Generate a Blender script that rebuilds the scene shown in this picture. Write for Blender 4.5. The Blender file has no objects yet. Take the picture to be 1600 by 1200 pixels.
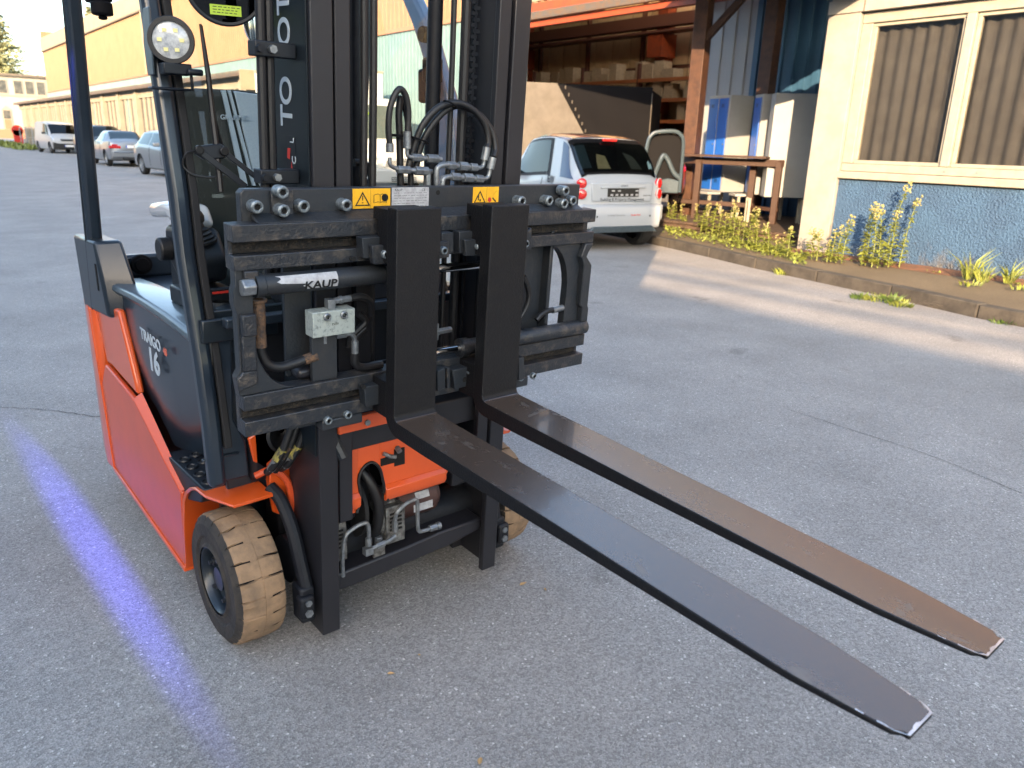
import bpy, bmesh, math, random
from mathutils import Vector, Matrix, Euler
sc = bpy.context.scene
col = sc.collection
rnd = random.Random(7)

# ------------------------------------------------------------------ camera
F_PX, PITCH, YAW, ROLL = 1205.5, 0.3026, 0.7103, 0.0302
CAM = Vector((-1.1396, -1.6624, 1.3953))
_fw = Vector((math.sin(YAW)*math.cos(PITCH), math.cos(YAW)*math.cos(PITCH), -math.sin(PITCH)))
_r = Vector((math.cos(YAW), -math.sin(YAW), 0)); _u = _r.cross(_fw)
_R = math.cos(ROLL)*_r + math.sin(ROLL)*_u
_U = -math.sin(ROLL)*_r + math.cos(ROLL)*_u
cd = bpy.data.cameras.new('camera'); cam = bpy.data.objects.new('camera', cd); col.objects.link(cam)
cd.sensor_width = 36; cd.lens = 36*F_PX/1600; cd.clip_start = .05; cd.clip_end = 2000
m4 = Matrix(((_R.x, _U.x, -_fw.x, CAM.x), (_R.y, _U.y, -_fw.y, CAM.y), (_R.z, _U.z, -_fw.z, CAM.z), (0, 0, 0, 1)))
cam.matrix_world = m4
cd.dof.use_dof = True; cd.dof.focus_distance = 2.1; cd.dof.aperture_fstop = 5.6
sc.camera = cam

# ------------------------------------------------------------------ sky, sun, exposure
SUN = Vector((-.8, -.6, .288)).normalized()
w = bpy.data.worlds.new('World'); sc.world = w; w.use_nodes = True
nt = w.node_tree; nt.nodes.clear()
sky = nt.nodes.new('ShaderNodeTexSky'); sky.sky_type = 'NISHITA'; sky.sun_disc = False
sky.sun_elevation = math.asin(SUN.z); sky.sun_rotation = math.atan2(SUN.x, SUN.y)
sky.air_density = 1.0; sky.dust_density = 1.8; sky.ozone_density = .7
bg = nt.nodes.new('ShaderNodeBackground'); bg.inputs[1].default_value = .15
wo = nt.nodes.new('ShaderNodeOutputWorld')
nt.links.new(sky.outputs[0], bg.inputs[0]); nt.links.new(bg.outputs[0], wo.inputs[0])
sl = bpy.data.lights.new('sun', 'SUN'); sl.energy = 3.3; sl.angle = math.radians(.35); sl.color = (1, .69, .42)
so = bpy.data.objects.new('sun', sl); col.objects.link(so)
so.rotation_euler = SUN.to_track_quat('Z', 'Y').to_euler()
sc.view_settings.view_transform = 'Standard'; sc.view_settings.look = 'None'
sc.view_settings.exposure = 2.5; sc.view_settings.gamma = 1
sc.view_settings.use_curve_mapping = False
sc.cycles.max_bounces = 8; sc.cycles.transparent_max_bounces = 12

# ------------------------------------------------------------------ pixel -> point helpers (survey of the photograph, 1600 wide)
def _ray(x, y): return (x-800)/F_PX*_R-(y-600)/F_PX*_U+_fw
def _pl(x, y, p, n):
    d = _ray(x, y); n = Vector(n); return CAM + d*((Vector(p)-CAM).dot(n)/d.dot(n))
def onX(x, y, X): return _pl(x, y, (X, 0, 0), (1, 0, 0))
def onY(x, y, Y): return _pl(x, y, (0, Y, 0), (0, 1, 0))
def onZ(x, y, Z=0): return _pl(x, y, (0, 0, Z), (0, 0, 1))
TAU = .0559
_MR = Matrix.Rotation(TAU, 3, 'X')
def mc(x, y, yy=0):
    """point in mast coordinates (tilted with the mast) at depth yy"""
    n = _MR @ Vector((0, 1, 0)); return _MR.transposed() @ _pl(x, y, n*yy, n)

# ------------------------------------------------------------------ materials
MATS = {}
def mat(name, c, rough=.5, metal=0., c2=None, ns=12., bump=0., bs=150., coat=0., spec=.5, lo=.4, hi=.62, r2=None, trans=0., emit=None, es=1., detail=5., det2=None):
    m = bpy.data.materials.new(name); m.use_nodes = True; t = m.node_tree; L = t.links
    b = t.nodes['Principled BSDF']
    b.inputs['Base Color'].default_value = (*c, 1); b.inputs['Roughness'].default_value = rough
    b.inputs['Metallic'].default_value = metal; b.inputs['Coat Weight'].default_value = coat
    b.inputs['Coat Roughness'].default_value = .08
    b.inputs['Specular IOR Level'].default_value = spec; b.inputs['Transmission Weight'].default_value = trans
    tc = t.nodes.new('ShaderNodeTexCoord')
    if c2 or r2 is not None:
        n = t.nodes.new('ShaderNodeTexNoise'); n.inputs['Scale'].default_value = ns; n.inputs['Detail'].default_value = detail
        n.inputs['Roughness'].default_value = .65
        L.new(tc.outputs['Object'], n.inputs['Vector'])
        mr = t.nodes.new('ShaderNodeMapRange'); mr.inputs[1].default_value = lo; mr.inputs[2].default_value = hi
        L.new(n.outputs['Fac'], mr.inputs[0])
        if c2:
            mx = t.nodes.new('ShaderNodeMix'); mx.data_type = 'RGBA'
            mx.inputs[6].default_value = (*c, 1); mx.inputs[7].default_value = (*c2, 1)
            L.new(mr.outputs[0], mx.inputs[0]); L.new(mx.outputs[2], b.inputs['Base Color'])
        if r2 is not None:
            m2 = t.nodes.new('ShaderNodeMapRange'); m2.inputs[3].default_value = rough; m2.inputs[4].default_value = r2
            L.new(mr.outputs[0], m2.inputs[0]); L.new(m2.outputs[0], b.inputs['Roughness'])
    if bump:
        n2 = t.nodes.new('ShaderNodeTexNoise'); n2.inputs['Scale'].default_value = bs; n2.inputs['Detail'].default_value = 3
        L.new(tc.outputs['Object'], n2.inputs['Vector'])
        bp = t.nodes.new('ShaderNodeBump'); bp.inputs['Strength'].default_value = bump; bp.inputs['Distance'].default_value = .01
        L.new(n2.outputs['Fac'], bp.inputs['Height']); L.new(bp.outputs[0], b.inputs['Normal'])
    if emit:
        b.inputs['Emission Color'].default_value = (*emit, 1); b.inputs['Emission Strength'].default_value = es
    MATS[name] = m; return m
def glassmat(name, tint, refl_rough=.02, dark=None, ior=1.45):
    """thin pane: tinted see-through plus Fresnel reflection"""
    m = bpy.data.materials.new(name); m.use_nodes = True; t = m.node_tree; t.nodes.clear(); L = t.links
    o = t.nodes.new('ShaderNodeOutputMaterial'); tr = t.nodes.new('ShaderNodeBsdfTransparent'); tr.inputs[0].default_value = (*tint, 1)
    g = t.nodes.new('ShaderNodeBsdfGlossy'); g.inputs['Roughness'].default_value = refl_rough
    f = t.nodes.new('ShaderNodeFresnel'); ge = t.nodes.new('ShaderNodeNewGeometry'); mr = t.nodes.new('ShaderNodeMapRange')
    mr.inputs[3].default_value = ior; mr.inputs[4].default_value = 1/ior; L.new(ge.outputs['Backfacing'], mr.inputs[0]); L.new(mr.outputs[0], f.inputs[0])
    mx = t.nodes.new('ShaderNodeMixShader'); L.new(f.outputs[0], mx.inputs[0]); L.new(tr.outputs[0], mx.inputs[1]); L.new(g.outputs[0], mx.inputs[2])
    L.new(mx.outputs[0], o.inputs[0]); MATS[name] = m; return m

mat('steel_black', (.005, .006, .009), .55, c2=(.009, .010, .013), ns=30, bump=.06, bs=400, spec=.3)
mat('mast_paint', (.013, .013, .016), .42, c2=(.016, .016, .020), ns=4, spec=.45)
mat('mast_side', (.006, .010, .014), .4, spec=.35)
mat('carriage_steel', (.013, .017, .022), .5, c2=(.026, .026, .027), ns=14, bump=.12, bs=120, r2=.38, lo=.42, hi=.75)
mat('worn_steel', (.020, .023, .028), .42, .2, c2=(.15, .12, .09), ns=30, bump=.25, bs=150, lo=.50, hi=.90, detail=10)
mat('dirty_steel', (.008, .007, .006), .85, c2=(.07, .052, .035), ns=90, bump=.5, bs=160, lo=.50, hi=.85, detail=9)
mat('fork_paint', (.004, .004, .005), .55, spec=.32, c2=(.008, .008, .008), ns=60, bump=.22, bs=260, lo=.5, hi=.75)
def fork_top():
    m = mat('fork_blade_paint', (.02, .02, .022), .30, bump=.05, bs=350, spec=1., coat=.35); t = m.node_tree; L = t.links; b = t.nodes['Principled BSDF']
    tc = t.nodes.new('ShaderNodeTexCoord'); mp = t.nodes.new('ShaderNodeMapping'); mp.inputs['Scale'].default_value = (5, 3.2, 5)
    n = t.nodes.new('ShaderNodeTexNoise'); n.inputs['Scale'].default_value = 2.2; n.inputs['Detail'].default_value = 9; n.inputs['Roughness'].default_value = .72
    n.inputs['Distortion'].default_value = .6
    L.new(tc.outputs['Object'], mp.inputs[0]); L.new(mp.outputs[0], n.inputs['Vector'])
    r = t.nodes.new('ShaderNodeMapRange'); r.inputs[1].default_value = .575; r.inputs[2].default_value = .64
    L.new(n.outputs['Fac'], r.inputs[0])
    mx = t.nodes.new('ShaderNodeMix'); mx.data_type = 'RGBA'; mx.inputs[6].default_value = (.050, .035, .026, 1); mx.inputs[7].default_value = (.10, .085, .070, 1)  # brown base carries the warm reflection of the hall; paler tone is scuffs
    L.new(r.outputs[0], mx.inputs[0]); L.new(mx.outputs[2], b.inputs['Base Color'])
    rr = t.nodes.new('ShaderNodeMapRange'); rr.inputs[3].default_value = .27; rr.inputs[4].default_value = .5
    L.new(r.outputs[0], rr.inputs[0]); L.new(rr.outputs[0], b.inputs['Roughness'])
fork_top()
mat('bright_steel', (.5, .5, .5), .35, .9, c2=(.8, .8, .8), ns=40)
mat('zinc', (.26, .28, .29), .4, .7, c2=(.17, .18, .19), ns=60, bump=.1, bs=300)
mat('bolt_zinc', (.26, .30, .32), .45, .6, c2=(.13, .15, .16), ns=120, bump=.1, bs=300)
mat('chrome', (.75, .76, .76), .1, 1.)
mat('valve_zinc', (.36, .40, .37), .55, .35, c2=(.18, .20, .19), ns=110, lo=.5, hi=.7, bump=.06)
mat('rubber', (.006, .006, .007), .5, bump=.05, bs=200)
mat('rubber_matte', (.008, .008, .009), .8)
mat('black', (.004, .004, .005), .75, spec=.15)
mat('quarter_dark', (.03, .045, .09), .15, coat=.8)
mat('hole', (.002, .002, .002), .9)
mat('rusty_sleeve', (.13, .07, .035), .8, c2=(.04, .03, .025), ns=80, bump=.4, bs=200)
mat('orange', (.62, .085, .012), .30, coat=.5, c2=(.57, .078, .012), ns=5)
mat('orange_side', (.56, .072, .018), .34, coat=.2, c2=(.50, .064, .018), ns=7)
mat('truck_grey', (.012, .020, .031), .32, coat=.25, c2=(.014, .022, .033), ns=20)
mat('truck_grey_dark', (.007, .012, .018), .35, coat=.15)
mat('pillar_sky_tone', (.10, .15, .24), .2, coat=.5)  # sky reflection put into the pillar's base colour
mat('ledge_grey', (.045, .065, .08), .3, coat=.4, c2=(.035, .052, .065), ns=30)
mat('tyre_beige', (.26, .165, .092), .85, c2=(.11, .078, .052), ns=16, bump=.35, bs=60, lo=.42, hi=.8)
mat('tyre_sidewall', (.040, .032, .025), .8, c2=(.022, .019, .016), ns=18, bump=.3, bs=60)
mat('white_decal', (.42, .47, .50), .5)
mat('sleeve_yellow', (.30, .25, .05), .7, c2=(.05, .045, .03), ns=70)
mat('label_yellow', (.80, .42, .012), .5, c2=(.7, .36, .01), ns=60)
mat('label_black', (.01, .01, .01), .5)
mat('label_red', (.5, .03, .02), .5)
mat('label_grey', (.42, .43, .44), .55, c2=(.3, .3, .31), ns=60)
mat('label_green', (.42, .60, .05), .5)
mat('armrest', (.5, .5, .5), .25, coat=.6)
mat('plastic_dark', (.006, .008, .012), .45, spec=.4)
mat('seat_mesh', (.018, .024, .022), .8, c2=(.008, .01, .01), ns=400, lo=.45, hi=.55)
mat('plate_dark', (.008, .008, .008), .5)
mat('seat_light', (.34, .42, .50), .6, c2=(.30, .38, .46), ns=300)
mat('motor_alu', (.20, .20, .19), .5, .5, c2=(.07, .065, .06), ns=50, bump=.3, bs=150)
mat('motor_brown', (.07, .035, .03), .5, .3)
mat('lamp_glass', (.55, .56, .55), .15, c2=(.30, .31, .32), ns=60, coat=1)
mat('yellow_led', (.75, .68, .3), .3)
glassmat('clear_glass', (.90, .95, .94))
glassmat('car_glass', (.36, .43, .43), ior=1.7)
glassmat('dark_glass', (.06, .07, .07), ior=1.6)
glassmat('pane_glass', (.84, .83, .80), .08, ior=1.5)
mat('smart_white', (.33, .36, .39), .25, coat=.8)
mat('silver_paint', (.26, .28, .30), .32, .6, coat=.6)
mat('dark_paint', (.06, .07, .08), .3, .4, coat=.6)
mat('bluegrey_paint', (.34, .39, .42), .3, .5, coat=.6)
mat('white_paint', (.50, .50, .48), .3, coat=.5)
mat('van_white', (.36, .37, .38), .35, coat=.3)
mat('car_black', (.015, .016, .018), .6)
mat('tail_red', (.45, .012, .012), .2, coat=.8)
mat('amber', (.7, .25, .02), .2, coat=.8)
mat('head_lamp', (.6, .62, .63), .15, .4, coat=.8)
mat('plate_white', (.72, .73, .74), .4)
mat('plate_blue', (.02, .08, .45), .4)
mat('tyre', (.015, .015, .015), .8)
mat('alloy', (.45, .46, .47), .35, .8)
mat('red_paint', (.16, .03, .018), .35, coat=.5)
mat('roof_glass_brown', (.22, .15, .12), .15, coat=1)
# setting
mat('concrete', (.30, .27, .22), .85, c2=(.22, .20, .165), ns=2.5, bump=.25, bs=40)
mat('pillar_plaster', (.27, .255, .225), .85, c2=(.225, .21, .185), ns=3, bump=.25, bs=60)
mat('white_frame', (0.288, 0.272, 0.220), .4, c2=(0.248, 0.232, 0.188), ns=8)
mat('cladding_orange', (0.240, 0.140, 0.080), .7, c2=(0.200, 0.116, 0.064), ns=1.2, lo=.35, hi=.7)
mat('fascia_cream', (0.248, 0.208, 0.140), .7, c2=(0.216, 0.180, 0.120), ns=1.5)
mat('cladding_teal', (0.120, 0.200, 0.216), .6, c2=(0.100, 0.172, 0.188), ns=1.5)
mat('cladding_blue', (.028, .085, .16), .45, c2=(.024, .075, .14), ns=2)
mat('cladding_grey', (.26, .28, .29), .5)
mat('trim_rust', (0.272, 0.136, 0.080), .7)
mat('beam_orange', (0.288, 0.048, 0.011), .5, c2=(0.208, 0.040, 0.013), ns=6)
mat('gutter', (0.088, 0.080, 0.072), .6, .3, c2=(0.128, 0.080, 0.048), ns=7)
mat('cream_wall', (0.264, 0.240, 0.188), .8, c2=(0.216, 0.196, 0.156), ns=1.5)
mat('white_wall', (0.304, 0.292, 0.264), .8, c2=(0.272, 0.256, 0.232), ns=.8)
mat('window_dark', (.045, .05, .05), .25, c2=(.10, .10, .09), ns=2)
mat('roof_edge', (0.080, 0.072, 0.064), .85, c2=(0.136, 0.116, 0.088), ns=4)
mat('wood_dark', (.040, .020, .012), .6, c2=(.045, .022, .013), ns=9, bump=.2, bs=60)
mat('wood_post', (0.068, 0.030, 0.015), .6, c2=(0.040, 0.018, 0.010), ns=9, bump=.2, bs=60)
mat('deck_wood', (.08, .05, .033), .8, c2=(.05, .033, .022), ns=12, bump=.3, bs=60)
mat('locker_blue', (.015, .10, .42), .35, coat=.3)
mat('locker_grey', (.27, .285, .29), .5, c2=(.25, .265, .27), ns=3)
mat('tarp_lit_tone', (0.096, 0.086, 0.072), .8, c2=(0.076, 0.068, 0.056), ns=3, bump=.4, bs=6)  # tarpaulin colour as lit by the sun
mat('tarp_shade_tone', (.007, .007, .008), .85, spec=.06, bump=.5, bs=4)  # the same tarpaulin painted as in shade
mat('wall_panel', (.60, .40, .20), .8, c2=(.52, .34, .17), ns=2)
mat('interior_brown', (.13, .045, .022), .7)
mat('cardboard', (.50, .34, .18), .8, c2=(.40, .27, .14), ns=6)
mat('shelf_orange', (.42, .12, .03), .6)
mat('shelf_tan', (.34, .22, .10), .6)
mat('blind', (.078, .078, .082), .85, c2=(.062, .062, .066), ns=4)
mat('leaf_green', (.19, .225, .038), .6, c2=(.10, .125, .025), ns=5)
mat('leaf_dark', (.06, .11, .02), .6, c2=(.10, .15, .03), ns=5)
mat('flower', (.26, .24, .09), .8)
mat('soil', (.16, .07, .035), .9, c2=(.09, .05, .03), ns=12, bump=.5, bs=40)
mat('dry_leaf', (.45, .28, .12), .7)
mat('needle', (.17, .19, .10), .8, c2=(.22, .24, .13), ns=.8)
mat('bark', (.09, .06, .04), .9)
mat('kerb_stone', (0.055, 0.049, 0.040), .9, c2=(0.029, 0.026, 0.022), ns=7, bump=.4, bs=50)

def asphalt(name, base, warm=False):
    m = bpy.data.materials.new(name); m.use_nodes = True; t = m.node_tree; L = t.links; b = t.nodes['Principled BSDF']
    tc = t.nodes.new('ShaderNodeTexCoord')
    v = t.nodes.new('ShaderNodeTexVoronoi'); v.inputs['Scale'].default_value = 170; v.inputs['Randomness'].default_value = 1
    L.new(tc.outputs['Object'], v.inputs['Vector'])
    n = t.nodes.new('ShaderNodeTexNoise'); n.inputs['Scale'].default_value = 320; n.inputs['Detail'].default_value = 4; n.inputs['Roughness'].default_value = .7
    L.new(tc.outputs['Object'], n.inputs['Vector'])
    big = t.nodes.new('ShaderNodeTexNoise'); big.inputs['Scale'].default_value = 1.1; big.inputs['Detail'].default_value = 8; big.inputs['Roughness'].default_value = .62
    L.new(tc.outputs['Object'], big.inputs['Vector'])
    sep = t.nodes.new('ShaderNodeSeparateColor'); L.new(v.outputs['Color'], sep.inputs[0])
    r1 = t.nodes.new('ShaderNodeMapRange'); r1.inputs[1].default_value = 0; r1.inputs[2].default_value = 1; r1.inputs[3].default_value = .70; r1.inputs[4].default_value = 1.24
    L.new(sep.outputs[0], r1.inputs[0])
    # few pale sparkling stones
    r2 = t.nodes.new('ShaderNodeMapRange'); r2.inputs[1].default_value = .975; r2.inputs[2].default_value = .995; r2.inputs[3].default_value = 0; r2.inputs[4].default_value = .9
    L.new(sep.outputs[1], r2.inputs[0])
    r3 = t.nodes.new('ShaderNodeMapRange'); r3.inputs[1].default_value = .25; r3.inputs[2].default_value = .75; r3.inputs[3].default_value = .45; r3.inputs[4].default_value = 1.6
    L.new(n.outputs['Fac'], r3.inputs[0])
    r4 = t.nodes.new('ShaderNodeMapRange'); r4.inputs[1].default_value = .3; r4.inputs[2].default_value = .7; r4.inputs[3].default_value = .82; r4.inputs[4].default_value = 1.17
    L.new(big.outputs['Fac'], r4.inputs[0])
    a = t.nodes.new('ShaderNodeMath'); a.operation = 'ADD'; L.new(r1.outputs[0], a.inputs[0]); L.new(r2.outputs[0], a.inputs[1])
    c = t.nodes.new('ShaderNodeMath'); c.operation = 'MULTIPLY'; L.new(a.outputs[0], c.inputs[0]); L.new(r3.outputs[0], c.inputs[1])
    d = t.nodes.new('ShaderNodeMath'); d.operation = 'MULTIPLY'; L.new(c.outputs[0], d.inputs[0]); L.new(r4.outputs[0], d.inputs[1])
    vm = t.nodes.new('ShaderNodeVectorMath'); vm.operation = 'SCALE'; vm.inputs[0].default_value = base; L.new(d.outputs[0], vm.inputs['Scale'])
    # dark oil stains
    st = t.nodes.new('ShaderNodeTexNoise'); st.inputs['Scale'].default_value = 2.3; st.inputs['Detail'].default_value = 5
    L.new(tc.outputs['Object'], st.inputs['Vector'])
    sr = t.nodes.new('ShaderNodeMapRange'); sr.inputs[1].default_value = .66; sr.inputs[2].default_value = .76; sr.inputs[3].default_value = 0; sr.inputs[4].default_value = .45
    L.new(st.outputs['Fac'], sr.inputs[0])
    mx = t.nodes.new('ShaderNodeMix'); mx.data_type = 'RGBA'; mx.inputs[7].default_value = (.045, .04, .036, 1)
    L.new(sr.outputs[0], mx.inputs[0]); L.new(vm.outputs[0], mx.inputs[6]); L.new(mx.outputs[2], b.inputs['Base Color'])
    # hairline cracks: edges of large distorted cells, broken up by noise
    wn = t.nodes.new('ShaderNodeTexNoise'); wn.inputs['Scale'].default_value = 3; wn.inputs['Detail'].default_value = 6; L.new(tc.outputs['Object'], wn.inputs['Vector'])
    ad = t.nodes.new('ShaderNodeVectorMath'); ad.operation = 'MULTIPLY_ADD'; L.new(wn.outputs['Color'], ad.inputs[0]); ad.inputs[1].default_value = (.5, .5, .5); L.new(tc.outputs['Object'], ad.inputs[2])
    vc = t.nodes.new('ShaderNodeTexVoronoi'); vc.feature = 'DISTANCE_TO_EDGE'; vc.inputs['Scale'].default_value = .42; L.new(ad.outputs[0], vc.inputs['Vector'])
    c1 = t.nodes.new('ShaderNodeMapRange'); c1.inputs[1].default_value = .0005; c1.inputs[2].default_value = .0018; c1.inputs[3].default_value = 1; c1.inputs[4].default_value = 0; L.new(vc.outputs['Distance'], c1.inputs[0])
    c2_ = t.nodes.new('ShaderNodeMapRange'); c2_.inputs[1].default_value = .64; c2_.inputs[2].default_value = .68; L.new(big.outputs['Fac'], c2_.inputs[0])
    c3 = t.nodes.new('ShaderNodeMath'); c3.operation = 'MULTIPLY'; L.new(c1.outputs[0], c3.inputs[0]); L.new(c2_.outputs[0], c3.inputs[1])
    mc_ = t.nodes.new('ShaderNodeMix'); mc_.data_type = 'RGBA'; mc_.inputs[7].default_value = (.035, .03, .026, 1)
    L.new(c3.outputs[0], mc_.inputs[0]); L.new(mx.outputs[2], mc_.inputs[6]); L.new(mc_.outputs[2], b.inputs['Base Color'])
    b.inputs['Roughness'].default_value = .82; b.inputs['Specular IOR Level'].default_value = .4
    bp = t.nodes.new('ShaderNodeBump'); bp.inputs['Strength'].default_value = .55; bp.inputs['Distance'].default_value = .004
    h = t.nodes.new('ShaderNodeMath'); h.operation = 'ADD'; L.new(v.outputs['Distance'], h.inputs[0]); L.new(n.outputs['Fac'], h.inputs[1])
    L.new(h.outputs[0], bp.inputs['Height']); L.new(bp.outputs[0], b.inputs['Normal'])
    MATS[name] = m
asphalt('asphalt', (.262, .252, .238))
asphalt('path_asphalt', (.135, .105, .065))
def stucco():
    m = mat('stucco_blue', (.036, .086, .165), .8, c2=(.030, .070, .138), ns=3); t = m.node_tree; L = t.links; b = t.nodes['Principled BSDF']
    tc = t.nodes.new('ShaderNodeTexCoord'); v = t.nodes.new('ShaderNodeTexNoise'); v.inputs['Scale'].default_value = 42; v.inputs['Detail'].default_value = 3
    L.new(tc.outputs['Object'], v.inputs['Vector']); bp = t.nodes.new('ShaderNodeBump'); bp.inputs['Strength'].default_value = 1; bp.inputs['Distance'].default_value = .03
    L.new(v.outputs['Fac'], bp.inputs['Height']); L.new(bp.outputs[0], b.inputs['Normal'])
def dirt(name, z0, z1, colr, thr=(.48, .62), sc_=9, streak=1.):
    """splash dirt and run marks with an outline of their own, on the lower part of a wall"""
    m = MATS[name]; t = m.node_tree; L = t.links; b = t.nodes['Principled BSDF']; src = b.inputs['Base Color'].links[0].from_socket
    tc = t.nodes.new('ShaderNodeTexCoord'); sp = t.nodes.new('ShaderNodeSeparateXYZ'); L.new(tc.outputs['Object'], sp.inputs[0])
    mp = t.nodes.new('ShaderNodeMapping'); mp.inputs['Scale'].default_value = (1, 1, streak); L.new(tc.outputs['Object'], mp.inputs[0])
    n = t.nodes.new('ShaderNodeTexNoise'); n.inputs['Scale'].default_value = sc_; n.inputs['Detail'].default_value = 8; n.inputs['Roughness'].default_value = .7; L.new(mp.outputs[0], n.inputs['Vector'])
    g = t.nodes.new('ShaderNodeMapRange'); g.inputs[1].default_value = z0; g.inputs[2].default_value = z1; g.inputs[3].default_value = .22; g.inputs[4].default_value = -.06; L.new(sp.outputs[2], g.inputs[0])
    a = t.nodes.new('ShaderNodeMath'); a.operation = 'ADD'; L.new(n.outputs['Fac'], a.inputs[0]); L.new(g.outputs[0], a.inputs[1])
    r = t.nodes.new('ShaderNodeMapRange'); r.inputs[1].default_value = thr[0]; r.inputs[2].default_value = thr[1]; r.inputs[4].default_value = .8; L.new(a.outputs[0], r.inputs[0])
    mx = t.nodes.new('ShaderNodeMix'); mx.data_type = 'RGBA'; mx.inputs[7].default_value = (*colr, 1); L.new(r.outputs[0], mx.inputs[0]); L.new(src, mx.inputs[6]); L.new(mx.outputs[2], b.inputs['Base Color'])
stucco()
dirt('stucco_blue', .05, .6, (.10, .095, .085), (.60, .78), 6, .5)
dirt('pillar_plaster', .1, 1.0, (.13, .11, .085), (.60, .80), 7, .3)

# ------------------------------------------------------------------ mesh builder
class MB:
    def __init__(s): s.v = []; s.f = []; s.mi = []; s.cur = 0
    def m(s, i): s.cur = i; return s
    def add(s, vs, fs, M=None):
        o = len(s.v); s.v += [tuple(M @ Vector(p)) if M else tuple(p) for p in vs]
        for f in fs: s.f.append(tuple(i+o for i in f)); s.mi.append(s.cur)
        return s
    def box(s, x0, x1, y0, y1, z0, z1, M=None):
        return s.add([(x0,y0,z0),(x1,y0,z0),(x1,y1,z0),(x0,y1,z0),(x0,y0,z1),(x1,y0,z1),(x1,y1,z1),(x0,y1,z1)],
                     [(0,3,2,1),(4,5,6,7),(0,1,5,4),(1,2,6,5),(2,3,7,6),(3,0,4,7)], M)
    def prism(s, poly, ax, a, b, M=None):
        """poly: 2D points; ax axis of extrusion; a..b"""
        def P(p, t): return {'x': (t, p[0], p[1]), 'y': (p[0], t, p[1]), 'z': (p[0], p[1], t)}[ax]
        n = len(poly); vs = [P(p, a) for p in poly]+[P(p, b) for p in poly]
        fs = [tuple(range(n)), tuple(range(2*n-1, n-1, -1))]+[(i, i+n, (i+1) % n+n, (i+1) % n) for i in range(n)]
        return s.add(vs, fs, M)
    def tube(s, pts, r, n=10, cap=True, M=None, closed=False):
        pts = [Vector(p) for p in pts]; rs = r if isinstance(r, (list, tuple)) else [r]*len(pts)
        vs = []; fs = []; up = None; N = len(pts)
        for i, p in enumerate(pts):
            t = (pts[min(i+1, N-1)]-pts[max(i-1, 0)]).normalized()
            if up is None: up = t.orthogonal().normalized()
            up = (up-t*up.dot(t)).normalized(); w_ = t.cross(up)
            for k in range(n):
                a = 2*math.pi*k/n; vs.append(p+(up*math.cos(a)+w_*math.sin(a))*rs[i])
        for i in range(N-1):
            for k in range(n): fs.append((i*n+k, i*n+(k+1) % n, (i+1)*n+(k+1) % n, (i+1)*n+k))
        if cap: fs += [tuple(range(n-1, -1, -1)), tuple((N-1)*n+k for k in range(n))]
        return s.add(vs, fs, M)
    def cyl(s, p0, p1, r, n=16, r1=None, M=None): return s.tube([p0, p1], [r, r if r1 is None else r1], n, M=M)
    def lathe(s, prof, n=32, M=None, ax='x', mis=None):
        """prof: (a, r) along axis x"""
        vs = []; K = len(prof)
        for k in range(n):
            an = 2*math.pi*k/n
            for a, r in prof: vs.append((a, r*math.cos(an), r*math.sin(an)))
        o = len(s.v); s.v += [tuple(M @ Vector(p)) if M else p for p in vs]
        for k in range(n):
            for j in range(K-1):
                if mis: s.cur = mis[j]
                k2 = (k+1) % n
                s.f.append((o+k*K+j, o+k*K+j+1, o+k2*K+j+1, o+k2*K+j)); s.mi.append(s.cur)
        return s
    def grid(s, rows):
        """rows of points -> quads"""
        n = len(rows[0]); vs = [p for r in rows for p in r]
        return s.add(vs, [(i*n+j, i*n+j+1, (i+1)*n+j+1, (i+1)*n+j) for i in range(len(rows)-1) for j in range(n-1)])
    def mesh(s, mats, smooth=True, ang=35):
        me = bpy.data.meshes.new('m'); me.from_pydata(s.v, [], s.f)
        for m_ in mats: me.materials.append(MATS[m_])
        me.polygons.foreach_set('material_index', s.mi)
        bm = bmesh.new(); bm.from_mesh(me)
        bmesh.ops.recalc_face_normals(bm, faces=bm.faces)
        if smooth:
            ca = math.radians(ang)
            for f in bm.faces: f.smooth = True
            for e in bm.edges:
                if len(e.link_faces) == 2: e.smooth = e.calc_face_angle(0) < ca
        bm.to_mesh(me); bm.free(); return me
def obj(name, mb, mats, parent=None, loc=None, rot=None, bevel=0, smooth=True, seg=2, ang=35):
    me = mb if isinstance(mb, bpy.types.Mesh) else mb.mesh([mats] if isinstance(mats, str) else mats, smooth, ang)
    me.name = name
    o = bpy.data.objects.new(name, me); col.objects.link(o)
    if parent: o.parent = parent
    if loc is not None: o.location = loc
    if rot is not None: o.rotation_euler = rot
    if bevel:
        b = o.modifiers.new('bevel', 'BEVEL'); b.width = bevel; b.segments = seg; b.limit_method = 'ANGLE'; b.angle_limit = math.radians(40)
        b.harden_normals = False
    return o
def thing(name, label, cat, loc=(0, 0, 0), rz=0, group=None):
    o = bpy.data.objects.new(name, None); col.objects.link(o); o.location = loc; o.rotation_euler = (0, 0, rz); o.empty_display_size = .1
    return tag(o, label, cat, group)
def tag(o, label, cat, group=None):
    o['label'] = label; o['category'] = cat
    if group: o['group'] = group
    return o
def struct(name, mb, mats, **k):
    o = obj(name, mb, mats, **k)
    if not o.parent: o['kind'] = 'structure'
    return o
def smooth_path(pts, n=8):
    P = [Vector(p) for p in pts]; P = [2*P[0]-P[1]]+P+[2*P[-1]-P[-2]]; out = []
    for i in range(1, len(P)-2):
        a, b, c, d = P[i-1:i+3]
        for k in range(n):
            t = k/n; out.append(.5*((2*b)+(c-a)*t+(2*a-5*b+4*c-d)*t*t+(3*b-a-3*c+d)*t**3))
    out.append(P[-2]); return out
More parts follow.
